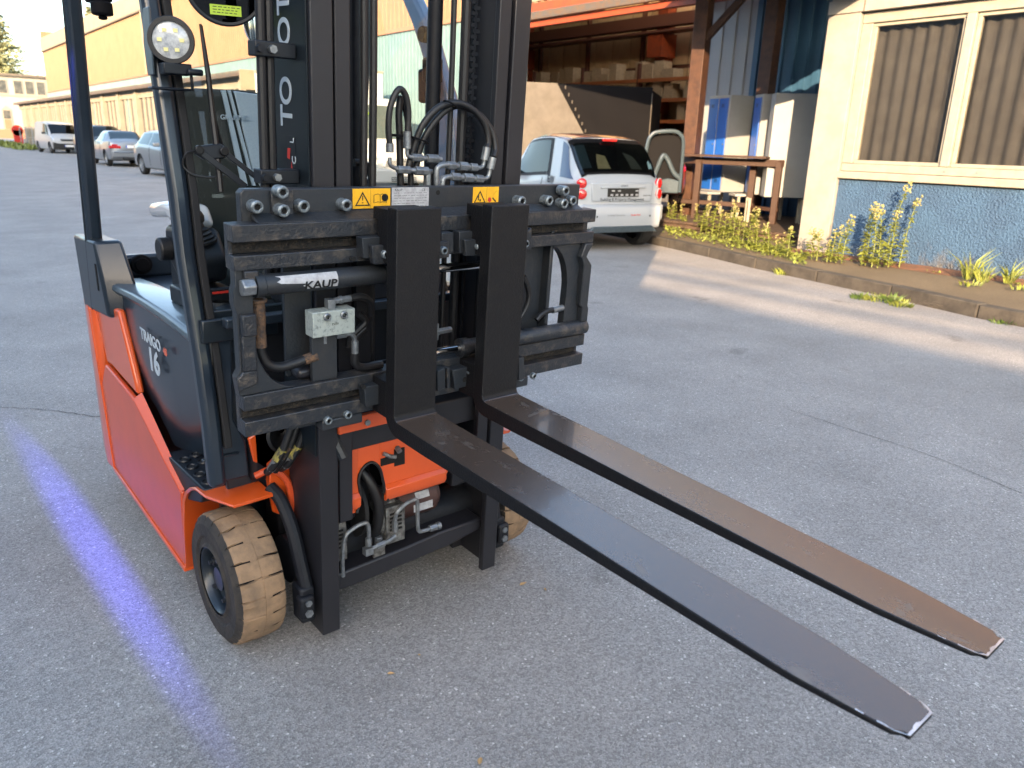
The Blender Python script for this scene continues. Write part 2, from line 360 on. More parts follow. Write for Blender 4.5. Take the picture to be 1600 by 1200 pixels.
def text(s, size, m, parent, M, name='lettering', ext=.0006, sx=1., align='CENTER', bold=0., sp=1.):
    cu = bpy.data.curves.new('t', 'FONT'); cu.body = s; cu.size = size; cu.extrude = ext; cu.align_x = align; cu.align_y = 'CENTER'; cu.offset = bold; cu.space_character = sp
    cu.resolution_u = 6
    to = bpy.data.objects.new('t', cu); col.objects.link(to)
    me = bpy.data.meshes.new_from_object(to.evaluated_get(bpy.context.evaluated_depsgraph_get()))
    bpy.data.objects.remove(to); me.materials.clear(); me.materials.append(MATS[m])
    me.transform(M @ Matrix.Diagonal((sx, 1, 1, 1)))
    o = bpy.data.objects.new(name, me); col.objects.link(o); o.parent = parent; return o
def frame(o, x, y):
    """matrix with origin o, x and y directions; z = x cross y"""
    x = Vector(x).normalized(); z = x.cross(Vector(y)).normalized(); y = z.cross(x)
    return Matrix(((x.x, y.x, z.x, o[0]), (x.y, y.y, z.y, o[1]), (x.z, y.z, z.z, o[2]), (0, 0, 0, 1)))
# ================================================================== FORKLIFT
lift = thing('forklift', 'orange and dark grey electric counterbalance forklift with raised black forks standing on the asphalt', 'forklift')
MT = (TAU, 0, 0)
# ---- mast: u = x, y = backwards, z = along the mast
def channel(x0, x1, y0, y1, z0, z1, web_out, tf, tw):
    """C-rail: front flange, back flange and web on the outer side"""
    b = MB(); 
    wx = (x0, x0+tw) if web_out < 0 else (x1-tw, x1)
    poly = [(x0, y0), (x1, y0), (x1, y0+tf), (wx[1], y0+tf), (wx[1], y1-tf), (x1, y1-tf), (x1, y1), (x0, y1)] if web_out < 0 else \
           [(x0, y0), (x1, y0), (x1, y1), (x0, y1), (x0, y1-tf), (wx[0], y1-tf), (wx[0], y0+tf), (x0, y0+tf)]
    b.prism(poly, 'z', z0, z1); return b
for s_ in (-1, 1):
    a, c = sorted((s_*.258, s_*.312))
    rail = obj('outer_mast_rail', channel(a, c, .088, .275, .045, 2.6, s_, .022, .018), ['mast_paint'], lift, rot=MT, bevel=.003)
    if s_ < 0: outer_l = rail
    a, c = sorted((s_*.212, s_*.251))
    obj('inner_mast_rail', channel(a, c, .094, .255, .385, 2.6, s_, .02, .014), ['mast_paint'], lift, rot=MT, bevel=.003)
    # inner web / lift cylinder / chain inside the mast
    obj('lift_cylinder', MB().cyl((s_*.115, .24, .19), (s_*.115, .24, .72), .034, 20).cyl((s_*.115, .24, .72), (s_*.115, .24, 2.4), .020, 16), ['steel_black'], lift, rot=MT)
    obj('guide_bracket', MB().box(s_*.2-.03, s_*.2+.03, .155, .24, .35, .44), 'mast_paint', lift, rot=MT, bevel=.004)
# side skin carrying the maker's name
side = obj('mast_side_plate', MB().box(-.3165, -.3125, .100, .272, .60, 2.58), 'mast_side', lift, rot=MT, bevel=.001)
# remaining letters of the name, read upwards
for ch, zc in (('T', 1.432), ('O', 1.486), ('O', 1.610), ('T', 1.668)):
    text(ch, .086, 'white_decal', side, frame((-.3169, .204, zc), (0, 0, 1), (0, 1, 0)), 'letter', sx=.92, bold=.0012)
dec = obj('sticker', MB().box(-.3172, -.3167, .165, .215, 1.275, 1.388), 'plastic_dark', side, bevel=0)
obj('red_sticker_mark', MB().prism([(.178, 1.300), (.186, 1.33), (.194, 1.300)], 'x', -.3177, -.3173).prism([(.196, 1.335), (.190, 1.36), (.205, 1.36), (.209, 1.337)], 'x', -.3176, -.3173), 'label_red', side)
text('L', .028, 'white_decal', side, frame((-.3176, .180, 1.378), (0, 0, 1), (0, 1, 0)), 'letter')
text('C', .028, 'white_decal', side, frame((-.3176, .172, 1.335), (0, 0, 1), (0, 1, 0)), 'letter')
# cross members
obj('mast_crossmember', MB().prism([(.125, .66), (.125, .578), (.20, .578), (.20, .672), (.15, .672)], 'x', -.228, .228), 'mast_paint', lift, rot=MT, bevel=.004)
obj('mast_foot_crossmember', MB().prism([(-.27, .150), (-.15, .150), (.15, .165), (.27, .185), (.27, .225), (.10, .225), (-.02, .215), (-.27, .205)], 'y', .12, .26), 'mast_paint', lift, rot=MT, bevel=.006)
obj('upper_mast_crossmember', MB().box(-.23, .23, .2, .235, 2.1, 2.2), 'mast_paint', lift, rot=MT, bevel=.004)
# chains: links one by one
lk = MB().box(-.010, .010, -.004, .004, -.0045, .0045); lkm = lk.mesh(['steel_black'])
for s_, n0 in ((1, 46),):
    ch = obj('lift_chain', MB().box(.176, .182, .150, .158, .8, 2.2), 'steel_black', lift, rot=MT)
    for k in range(58):
        o = obj('chain_link', lkm, None, ch, loc=(.178+(.004 if k % 2 else -.004), .154, 1.27+.0135*k))
ch = obj('lift_chain', MB().box(-.182, -.176, .150, .158, .8, 2.2), 'steel_black', lift, rot=MT)
# hoses running down in the mast
for n_, xs, yy, r in (('mast_hose', (-.165,), .12, .0095), ('mast_hose', (-.140,), .12, .0095), ('mast_hose', (.100,), .14, .0075), ('mast_hose', (.138,), .14, .0125)):
    pts = [(xs[0]+.002*math.sin(z*5), yy, z) for z in [.8+.1*i for i in range(16)]]
    obj(n_, MB().tube(pts, r, 10), 'rubber', lift, rot=MT)
# tilt/side hoses left of the mast with their two clamps
for x, yy in ((-.392, .16), (-.371, .165)):
    p0 = [(x+.004*math.sin(z*4), yy, z) for z in [1.05+.1*i for i in range(13)]]
    obj('side_hose', MB().tube(p0, .0105, 10), 'rubber', lift, rot=MT)
for z in (1.568, 1.300):
    c = obj('hose_clamp', MB().box(-.412, -.318, .143, .185, z-.016, z+.016), 'plastic_dark', lift, rot=MT, bevel=.003)
    obj('clamp_bolt', MB().cyl((-.376, .130, z), (-.376, .145, z), .009, 6), 'zinc', c)
    obj('clamp_bolt', MB().cyl((-.403, .130, z), (-.403, .145, z), .009, 6), 'steel_black', c)

# ---- carriage (sideshifter / fork positioner)
car = obj('carriage', MB()
    .prism([(-.500, 1.205), (.505, 1.205), (.505, 1.286), (-.492, 1.286), (-.500, 1.278)], 'y', .045, .072), 'carriage_steel', lift, rot=MT, bevel=.0025)
def c_rail(z_top, z_a, z_b, z_low):
    """upper lip z_a..z_top, web, lower lip z_low..z_b (two lips in front of a recessed web)"""
    return [(.050, z_top), (0, z_top), (0, z_a), (.030, z_a), (.030, z_b), (0, z_b), (0, z_low), (.050, z_low)]
b = MB().prism(c_rail(1.2195, 1.183, 1.155, 1.123), 'x', -.538, .537)
obj('upper_rail', b, 'worn_steel', car, bevel=.0022)
b = MB().prism(c_rail(.842, .806, .779, .743), 'x', -.534, .540)
obj('lower_rail', b, 'worn_steel', car, bevel=.0022)
for a_, b_, z_ in ((-.530, -.20, 1.157), (.20, .515, 1.157), (-.530, -.22, .7805), (.20, .525, .7805)): obj('slide_strip', MB().box(a_, b_, .0262, .0298, z_, z_+.0235), 'dirty_steel', car)
# top weld bead
obj('weld_bead', MB().prism([(.006, 1.2195), (.044, 1.2195), (.044, 1.236)], 'x', -.48, .49), 'carriage_steel', car, bevel=.003)
# end cheeks
arc = [(-.499+.088*(1-math.cos(t)), .972-.128*math.sin(t)) for t in [math.pi/2*i/9 for i in range(10)]]
cheek = [(-.536, 1.123), (-.536, 1.092), (-.541, 1.08), (-.541, 1.05), (-.536, 1.03), (-.536, .90), (-.545, .885), (-.540, .842), (-.405, .842)]+arc[::-1][1:]+[(-.499, 1.026), (-.499, 1.123)]
obj('left_end_plate', MB().prism(cheek, 'y', .006, .034), 'carriage_steel', car, bevel=.003)
obj('end_block', MB().box(-.532, -.500, -.012, .006, .982, 1.030).box(-.532, -.500, -.004, .006, .90, .982).prism([(-.532, .90), (-.500, .90), (-.500, .868), (-.545, .855), (-.545, .885)], 'y', -.002, .006), 'worn_steel', car, bevel=.003)
obj('end_block', MB().box(-.520, -.488, -.006, .006, 1.098, 1.123), 'worn_steel', car, bevel=.003)
arc = [(.370+.085*math.sin(t), .985+.138*math.cos(t)) for t in [math.pi/2*i/9 for i in range(10)]]
cheek = arc+[(.455, .985), (.450, .842), (.538, .842), (.540, .885), (.530, .90), (.530, .98), (.520, 1.05), (.508, 1.075), (.495, 1.09), (.505, 1.123)]
obj('right_end_plate', MB().prism(cheek, 'y', .010, .036), 'carriage_steel', car, bevel=.003)
obj('end_block', MB().prism([(.497, 1.123), (.530, 1.123), (.512, 1.098), (.506, 1.085), (.530, 1.058), (.530, .935), (.535, .925), (.535, .885), (.507, .885), (.507, .93), (.497, .94), (.497, 1.06), (.482, 1.085)], 'y', -.010, .010), 'carriage_steel', car, bevel=.003)
obj('side_post', MB().box(.318, .398, .052, .072, .842, 1.16).box(.385, .398, .020, .072, .842, 1.16), 'carriage_steel', car, bevel=.003)
obj('side_post', MB().box(-.398, -.33, .074, .086, .842, 1.16), 'carriage_steel', car, bevel=.003)
obj('valve_bracket', MB().box(-.362, -.297, .012, .026, .842, .965), 'carriage_steel', car, bevel=.002)
obj('backplate', MB().box(-.21, -.17, .074, .088, .80, 1.21).box(.17, .21, .074, .088, .80, 1.21).box(-.21, .21, .076, .086, 1.12, 1.20).box(-.21, .21, .076, .086, .78, .84), 'steel_black', car, bevel=.002)
# socket-head bolts
def bolt_mesh(r, l, m='bolt_zinc'):
    b = MB(); n = 20
    b.lathe([(0, r), (-l+.0025, r), (-l, r-.0025), (-l, r*.62)], n, mis=[0, 0, 0])
    hx = [(r*.62*math.cos(2*math.pi*k/n), r*.62*math.sin(2*math.pi*k/n)) for k in range(n)]
    # hexagonal socket
    hexp = [(r*.55*math.cos(math.pi/3*k), r*.55*math.sin(math.pi/3*k)) for k in range(6)]
    b.m(0).lathe([(-l, r*.62), (-l+.0012, r*.52)], 6)
    b.m(1).lathe([(-l+.0012, r*.52), (-l+.006, r*.50)], 6); b.m(1).add([(-l+.006, p[0]*.9, p[1]*.9) for p in hexp], [(0, 1, 2, 3, 4, 5)])
    b.v = [(p[1], p[0], p[2]) for p in b.v]  # point along -y
    return b.mesh([m, 'hole'])
B1 = bolt_mesh(.0138, .030); B2 = bolt_mesh(.0125, .012); B3 = bolt_mesh(.010, .012); B4 = bolt_mesh(.0095, .006, 'zinc')
yb = .045
for px, py in ((403, 324), (476, 323), (543, 321), (851, 316), (858+2, 314), (897, 314)):
    if px in (851,): continue
    p = mc(px, py, yb-.03); obj('bolt', B1, None, car, loc=(p.x, yb, p.z), rot=(0, rnd.random()*1, 0))
for a_, b_ in ((-.436, -.385), (.423, .448)): obj('clip_plate', MB().box(a_, b_, .036, .0455, 1.222, 1.285), 'worn_steel', car, bevel=.0025)
for px, py in ((440, 300), (442, 329), (882, 298), (880, 318)):
    p = mc(px, py, .015); obj('bolt', B1, None, car, loc=(p.x, .036, p.z), rot=(0, rnd.random(), 0))
for px, py in ((817, 315),):
    p = mc(px, py, .015); obj('bolt', B1, None, car, loc=(p.x, yb, p.z))
obj('bolt_hole', MB().cyl((.004, .0445, 1.271), (.004, .050, 1.271), .0062, 16), 'hole', car)
obj('bolt_hole', MB().cyl((-.150, .0434, 1.262), (-.150, .050, 1.262), .009, 16), 'hole', car)
# decals on the plate
def decal(x0, x1, z0, z1, m, y=.0445): return obj('sticker', MB().box(x0, x1, y-.0005, y, z0, z1), m, car)
w1 = decal(-.236, -.135, 1.238, 1.2835, 'label_yellow')
def tri_outline(cx, cz, h, y, parent, m='label_black', t=.0028):
    o = [(cx-h*.62, cz-h/2), (cx+h*.62, cz-h/2), (cx, cz+h/2)]; i = [(cx-h*.62+t*1.9, cz-h/2+t), (cx+h*.62-t*1.9, cz-h/2+t), (cx, cz+h/2-t*2.2)]
    vs = [(p[0], y, p[1]) for p in o+i]; return MB().add(vs, [(0, 1, 4, 3), (1, 2, 5, 4), (2, 0, 3, 5)])
def sym(mb, m='label_black', par=None): return obj('symbol', mb, m, par or car, smooth=False)
Y_ = .0436
sym(tri_outline(-.210, 1.2605, .033, Y_, car).box(-.2112, -.2088, Y_, Y_+.0004, 1.2565, 1.267).box(-.2115, -.2085, Y_, Y_+.0004, 1.250, 1.2525))
sym(MB().box(-.1888, -.1883, Y_, Y_+.0003, 1.239, 1.283))
bk = MB()
for s_ in (-1, 1):
    c = -.163
    bk.tube([(c, Y_, 1.268), (c+s_*.006, Y_, 1.271), (c+s_*.017, Y_, 1.268), (c+s_*.017, Y_, 1.250), (c+s_*.006, Y_, 1.253), (c, Y_, 1.250), (c, Y_, 1.268)], .0006, 5)
sym(bk)
w2 = decal(-.131, -.024, 1.232, 1.2850, 'label_grey')
text('KAUP', .0085, 'label_black', w2, frame((-.112, .0439, 1.279), (1, 0, 0), (0, 0, 1)), 'lettering', ext=.0001)
text('CE', .009, 'label_black', w2, frame((-.040, .0439, 1.278), (1, 0, 0), (0, 0, 1)), 'lettering', ext=.0001)
ln = MB()
for k in range(6):
    x = -.125
    while x < -.034:
        l = rnd.uniform(.004, .014); ln.box(x, min(x+l, -.030), .0438, .0440, 1.2715-.0062*k, 1.2722-.0062*k); x += l+.003
obj('print_lines', ln, 'label_black', w2, smooth=False)
w3 = decal(.114, .200, 1.230, 1.2832, 'label_yellow')
sym(tri_outline(.137, 1.258, .033, Y_, car).box(.131, .134, Y_, Y_+.0004, 1.249, 1.262).box(.136, .141, Y_, Y_+.0004, 1.246, 1.252))
sym(MB().box(.1590, .1594, Y_, Y_+.0003, 1.231, 1.283).add([(.178, Y_, 1.253), (.181, Y_, 1.256), (.193, Y_, 1.246), (.190, Y_, 1.243)], [(0, 1, 2, 3)]).add([(.181, Y_, 1.260), (.182, Y_, 1.261), (.192, Y_, 1.273), (.191, Y_, 1.273)], [(0, 1, 2, 3)]))
sym(MB().add([(.163, Y_, 1.248), (.166, Y_, 1.256), (.174, Y_, 1.255), (.176, Y_, 1.247), (.170, Y_, 1.243)], [(0, 1, 2, 3, 4)]), 'label_red')
# fork-clip blocks with bolts
def clip(poly_px, y0, y1, bolt=None, m='carriage_steel'):
    pts = [mc(px, py, y0) for px, py in poly_px]
    o = obj('fork_clip', MB().prism([(p.x, p.z) for p in pts], 'y', y0, y1), m, car, bevel=.0018)
    if bolt:
        p = mc(bolt[0], bolt[1], y0-.01); obj('bolt', B3, None, car, loc=(p.x, y0, p.z), rot=(0, rnd.random(), 0))
    return o
clip([(566, 372), (607, 369), (607, 404), (568, 404)], -.030, .0)
clip([(581, 384), (612, 383), (612, 413), (584, 413)], -.048, -.030, (604, 398), 'worn_steel')
clip([(690, 364), (709, 363), (709, 395), (690, 397)], -.030, .0)
clip([(684, 378), (702, 377), (702, 402), (684, 405)], -.045, -.030, (695, 392), 'worn_steel')
clip([(718, 362), (750, 361), (752, 396), (718, 396)], -.030, .0)
clip([(726, 375), (753, 374), (753, 400), (728, 400)], -.045, -.030, (750, 386))
clip([(818, 366), (831, 356), (831, 390), (818, 392)], -.038, .0, (823, 381), 'worn_steel')
clip([(569, 605), (612, 598), (612, 628), (572, 636)], -.030, .0, (603, 610))
clip([(684, 580), (696, 575), (696, 606), (684, 612)], -.030, .0)
clip([(699, 576), (704, 575), (704, 606), (699, 608)], -.034, .0, m='worn_steel')
clip([(707, 579), (741, 571), (742, 600), (711, 609)], -.034, .0, (737, 582))
clip([(811, 560), (819, 558), (820, 592), (811, 595)], -.030, .0)
obj('bolt_hole', MB().cyl((-.2755, -.0306, 1.137), (-.2755, -.02, 1.137), .006, 14), 'hole', car)
obj('bolt_hole', MB().cyl((-.249, -.0306, .822), (-.249, -.02, .822), .006, 14), 'hole', car)
p = mc(726, 593, -.034); obj('bolt_hole', MB().cyl((p.x, -.0346, p.z), (p.x, -.02, p.z), .0075, 14), 'hole', car)
# lower side-shift clamps under the rail
obj('lower_clamp', MB().box(-.345, -.235, .0, .05, .715, .742).box(-.42, -.345, .03, .06, .722, .742), 'carriage_steel', car, bevel=.004)
obj('lower_clamp', MB().box(.225, .318, .0, .05, .712, .742), 'carriage_steel', car, bevel=.004)
for px, py in ((514, 658), (545, 649), (815, 591), (835, 588)):
    p = mc(px, py, -.01); obj('bolt', B3, None, car, loc=(p.x, .0, p.z))
obj('stub', MB().box(-.39, -.345, .03, .075, .845, .872), 'mast_paint', car, bevel=.010)
# positioner cylinders
cyl = obj('positioner_cylinder', MB().lathe([(-.497, .012), (-.497, .0255), (-.478, .0255), (-.476, .0235), (-.180, .0235), (-.178, .027), (-.15, .027), (-.15, .013)], 28, M=Matrix.Translation((0, .004, 1.0885))), 'carriage_steel', car)
obj('piston_rod', MB().cyl((-.15, .004, 1.0885), (.16, .004, 1.0885), .0115, 20), 'chrome', cyl)
obj('cylinder_nut', MB().cyl((-.528, -.004, 1.0885), (-.499, -.004, 1.0885), .020, 6), 'zinc', cyl, bevel=.003)
lab = []
for i in range(9):
    a = -.95+.19*i; lab.append([(x, .004-.0239*math.cos(a), 1.0885-.0239*math.sin(a)) for x in (-.455+.012*abs(math.sin(i*2.1)) + (.06 if i > 4 else 0), -.38, -.309)])
dl = obj('maker_label', MB().grid(lab), 'label_grey', cyl)
text('KAUP', .027, 'label_black', cyl, frame((-.352, -.0208, 1.0835), (1, 0, 0), (0, -.30, 1)), 'lettering', sx=1.15, bold=.0006, ext=.0003)
cyl2 = obj('positioner_cylinder', MB().lathe([(.060, .012), (.060, .026), (.085, .026), (.087, .0215), (.30, .0215), (.302, .0225), (.535, .0225), (.535, .012)], 28, M=Matrix.Translation((0, .004, .866))), 'worn_steel', car)
obj('piston_rod', MB().cyl((-.16, .004, .866), (.06, .004, .866), .0115, 20), 'chrome', cyl2)
# rusty sleeve, hose below it to the valve
obj('hose_sleeve', MB().lathe([(0, .012), (0, .019), (.006, .019), (.008, .0135), (.04, .0145), (.07, .013), (.11, .0145), (.112, .010)], 16, M=Matrix.Translation((-.478, .030, 1.052)) @ Matrix.Rotation(math.pi/2, 4, 'Y')), 'rusty_sleeve', car)
pts = smooth_path([(-.478, .03, .945), (-.476, .03, .925), (-.462, .028, .898), (-.435, .026, .888), (-.40, .024, .892), (-.375, .022, .898)], 6)
obj('hose', MB().tube(pts, .0115, 12), 'rubber', car)
obj('hose_ferrule', MB().cyl((-.378, .022, .897), (-.347, .020, .903), .0125, 14), 'rusty_sleeve', car)
obj('pipe_elbow', MB().tube(smooth_path([(-.350, .020, .902), (-.337, .02, .906), (-.330, .02, .920), (-.328, .02, .940)], 5), .0065, 10).cyl((-.328, .02, .932), (-.328, .02, .957), .010, 6), 'zinc', car)
vb = obj('valve_block', MB().box(-.370, -.262, -.012, .028, .957, 1.017), 'valve_zinc', car, bevel=.002)
for x in (-.335, -.292):
    obj('valve_screw', B4, None, vb, loc=(x, -.012, 1.004))
text('25/01', .008, 'label_black', vb, frame((-.314, -.0126, .985), (1, 0, 0), (0, 0, 1)), 'stamp', ext=.0001)
fit = MB()
p = mc(517, 480, .01); 
fit.box(-.325, -.306, .0, .02, 1.017, 1.040); fit.cyl((-.306, .01, 1.034), (-.262, .01, 1.036), .0085, 6); fit.cyl((-.292, .01, 1.034), (-.284, .01, 1.036), .0105, 6)
obj('pipe_fitting', fit, 'zinc', vb, bevel=.0012)
obj('hose', MB().tube(smooth_path([(-.262, .01, 1.036), (-.235, .012, 1.036), (-.205, .02, 1.020), (-.19, .04, .98)], 6), .009, 10), 'rubber', vb)
obj('pipe_fitting', MB().cyl((-.300, .012, .948), (-.274, .012, .948), .0085, 6).tube(smooth_path([(-.275, .012, .948), (-.262, .012, .948), (-.252, .012, .938), (-.250, .012, .925)], 4), .006, 10).cyl((-.250, .012, .928), (-.250, .012, .895), .009, 12), 'zinc', vb, bevel=.001)
obj('hose', MB().tube(smooth_path([(-.250, .012, .898), (-.248, .014, .87), (-.225, .016, .855), (-.17, .02, .853)], 6), .0105, 10), 'rubber', vb)
# hidden hoses behind the forks
for a in ([(-.06, .05, 1.0), (-.02, .05, .965), (.004, .05, .94), (.012, .05, .915)], [(-.07, .05, .95), (-.04, .05, .93), (-.015, .05, .91)], [(-.22, .05, .985), (-.20, .05, .96), (-.235, .05, .93), (-.245, .05, .90)], [(-.20, .05, .945), (-.225, .05, .925), (-.238, .05, .91)]):
    obj('hose', MB().tube(smooth_path([mcp for mcp in a], 5), .009, 10), 'rubber', car)
obj('pipe_fitting', MB().cyl((-.075, .045, .905), (.06, .045, .908), .009, 6).cyl((-.05, .045, .9055), (-.03, .045, .906), .0115, 6).cyl((.012, .045, .93), (.012, .045, .885), .008, 8).box(.003, .021, .038, .052, .899, .916), 'zinc', car, bevel=.001)
obj('hose', MB().tube(smooth_path([mc(818, 432, .03), mc(826, 455, .03), mc(824, 475, .03), mc(812, 497, .03), mc(800, 510, .03)], 6), .008, 10), 'rubber', car)
obj('hose', MB().tube(smooth_path([mc(838, 500, .02), mc(845, 492, .02), mc(855, 486, .02), mc(864, 484, .02)], 6), .0085, 10), 'rubber', car)
a, b_ = mc(863, 485, .02), mc(882, 480, .02)
obj('pipe_fitting', MB().cyl(a, b_, .0095, 12).cyl(b_, mc(889, 480, .02), .008, 8).cyl(mc(886, 481, .02), mc(891, 492, .02), .006, 8), 'zinc', car)

# hose loops above the carriage, with their chains of hexagon fittings
def hose_px(pts, y, r, name='hose', m='rubber', par=None):
    return obj(name, MB().tube(smooth_path([mc(px, py, yy) for (px, py), yy in zip(pts, y if isinstance(y, list) else [y]*len(pts))], 7), r, 12), m, par or car)
hose_px([(609, 226), (607, 200), (609, 172), (616, 150), (625, 139), (634, 150), (638, 175), (637, 205)], .10, .0078)
hose_px([(626, 300), (625, 250), (624, 205), (623, 175), (626, 150)], .125, .0088)
hose_px([(642, 300), (641, 240), (637, 190), (630, 155)], .125, .0078)
hose_px([(638, 262), (647, 228), (660, 196), (680, 172), (700, 162), (720, 162), (742, 174), (758, 196), (763, 222), (760, 232)], [.12, .12, .115, .11, .105, .10, .095, .09, .085, .08], .0085)
hose_px([(650, 262), (656, 232), (668, 206), (686, 182), (704, 168), (724, 166), (750, 180), (768, 205), (774, 232), (771, 246)], [.13, .13, .125, .12, .115, .11, .10, .09, .08, .07], .0085)
hose_px([(553, 254), (568, 256), (578, 268), (580, 282), (570, 292)], .16, .0095)
def hexline(p, q_, n, r, par=car):
    """row of hexagon nuts of changing size from p to q"""
    p, q_ = Vector(p), Vector(q_); d = q_-p; L_ = [1.3, .6, 1.4, .5, 1.2, .6, 1.0][:n]; S_ = [1.05, .68, 1.2, .64, 1.08, .66, .95]; tot = sum(L_); t = 0
    for i in range(n):
        a = p+d*(t/tot); b2 = p+d*((t+L_[i])/tot); t += L_[i]
        obj('hexagon_fitting', MB().cyl(a, b2, r*S_[i], 6 if i % 2 == 0 else 14), 'zinc', par, bevel=.0012)
hexline(mc(621, 265, .10), mc(675, 268, .10), 4, .0098)
hexline(mc(643, 246, .11), mc(690, 249, .11), 4, .0098)
hexline(mc(699, 258, .085), mc(745, 262, .085), 5, .0105)
hexline(mc(705, 276, .075), mc(754, 280, .075), 5, .0105)
hose_px([(609, 224), (609, 238)], .10, .0098, 'hose_ferrule', 'zinc'); hose_px([(609, 246), (610, 258), (622, 265)], .10, .0050, 'steel_pipe', 'zinc')
hose_px([(636, 205), (636, 232)], .10, .0098, 'hose_ferrule', 'zinc'); hose_px([(636, 232), (637, 243), (645, 246)], .105, .0050, 'steel_pipe', 'zinc')
hose_px([(761, 230), (757, 250)], .082, .0105, 'hose_ferrule', 'zinc'); hose_px([(757, 250), (754, 260), (744, 263)], .084, .0058, 'steel_pipe', 'zinc')
hose_px([(770, 246), (766, 264)], .07, .0105, 'hose_ferrule', 'zinc'); hose_px([(766, 264), (762, 277), (752, 280)], .073, .0058, 'steel_pipe', 'zinc')
hose_px([(682, 300), (682, 270), (686, 260), (700, 257)], .08, .0066, 'steel_pipe', 'zinc')
hose_px([(691, 300), (692, 282), (697, 277), (707, 276)], .075, .0066, 'steel_pipe', 'zinc')
obj('hexagon_fitting', MB().cyl(mc(668, 300, .10), mc(668, 266, .10), .010, 6), 'zinc', car, bevel=.001)
tie = MB()
for (px, py, yy, rr) in ((655, 219, .115, .026), (703, 163, .10, .016)):
    c = mc(px, py, yy); tie.tube([(c.x+rr*math.cos(t), c.y+.018*math.sin(t), c.z-.008*math.cos(t)) for t in [i*.45 for i in range(15)]], .0022, 6)
c = mc(628, 212, .115); tie.box(c.x-.022, c.x+.012, c.y-.01, c.y+.01, c.z-.003, c.z+.003)
obj('cable_tie', tie, 'black', car)

# ---- forks
def fork(cx):
    hw = .0605; T = .0405; vf = .1095; L_ = 1.2312; wb = .7519; tf = .008
    ri, ro = .016, .052
    st = []  # (inner(y,z), outer(y,z), halfwidth)
    st.append(((-vf, 1.257), (-vf+T, 1.257), hw)); st.append(((-vf, .95), (-vf+T, .95), hw))
    cyi, czi = -(vf+ri), wb+ri
    for k in range(9):
        a = math.pi/2*k/8
        inn = (cyi+ri*math.cos(a), czi-ri*math.sin(a))
        cyo, czo = -(vf+ri)+(.0), wb+ri
        out = (-(vf-T+ro)+ro*math.cos(a), wb-T+ro-ro*math.sin(a))
        st.append((inn, out, hw))
    N = 38
    for k in range(N+1):
        v = vf+.035+(L_-.035)*(1-(1-k/N)**1.6); s = (v-vf)/L_
        th = T*(1-s)**.8*.82+.0085 if s > .08 else T
        th = min(T, .0085+(T-.0085)*(1-max(0, (s-.10)/.9)))
        h = hw
        e = (vf+L_)-v
        if e < .17: h = .041+(hw-.041)*(min(1, e/.17))**.8
        if e < .012: h = .035
        zt = wb-tf*(v-vf)
        st.append(((-v, zt), (-v, zt-th), h))
    b = MB(); rows = []
    for (i, o_, h) in st:
        rows.append([(cx-h, i[0], i[1]), (cx+h, i[0], i[1]), (cx+h, o_[0], o_[1]), (cx-h, o_[0], o_[1])])
    n0 = len(b.v); b.v = [p for r in rows for p in r]
    for i in range(len(rows)-1):
        for j in range(4):
            b.f.append((i*4+j, i*4+(j+1) % 4, (i+1)*4+(j+1) % 4, (i+1)*4+j)); b.mi.append(1 if (j == 0 and i > 6) else 0)
    b.f += [(0, 3, 2, 1), tuple((len(rows)-1)*4+j for j in range(4))]; b.mi += [0, 0]
    f = obj('fork', b, ['fork_paint', 'fork_blade_paint'], lift, rot=MT, bevel=.003, seg=3)
    # hooks behind the shank that ride on the rails
    obj('fork_hook', MB().prism([(-vf+T, 1.128), (-.001, 1.128), (-.001, 1.150), (-.02, 1.150), (-.02, 1.222), (-.001, 1.222), (-.001, 1.250), (-vf+T, 1.250)], 'x', cx-hw+.004, cx+hw-.004), 'fork_paint', f, bevel=.002)
    obj('fork_hook', MB().box(cx-hw+.004, cx+hw-.004, -vf+T, -.001, .745, .838), 'fork_paint', f, bevel=.002)
    # bare metal worn at the tip edge
    e = vf+L_; zt = wb-tf*L_
    pts = []
    for k in range(14):
        t = k/13; d = .075*(1-t); h = .041+(hw-.041)*(min(1, d/.17))**.8 if d >= .012 else .035+.007*(d/.012)
        pts.append((h, -(e-d), wb-tf*(L_-d)))
    b = MB()
    for s_ in (-1, 1):
        rows = [[(cx+s_*(p[0]-.0005), p[1], p[2]+.0004), (cx+s_*(p[0]-.0010-.0028*rnd.random()), p[1]+.001, p[2]+.0005)] for p in pts]
        for q_ in (rows[1:4], rows[6:]) if s_ < 0 else (rows[4:8], rows[9:]): b.grid(q_)
    rows = [[(cx-.035+.070*k/9, -e+.0005, zt+.0004), (cx-.035+.070*k/9, -e+.003+.004*rnd.random(), zt+.0005)] for k in range(10)]
    b.grid(rows)
    obj('worn_tip_edge', b, 'bright_steel', f)
    return f
fork(-.1521); fork(.1170)
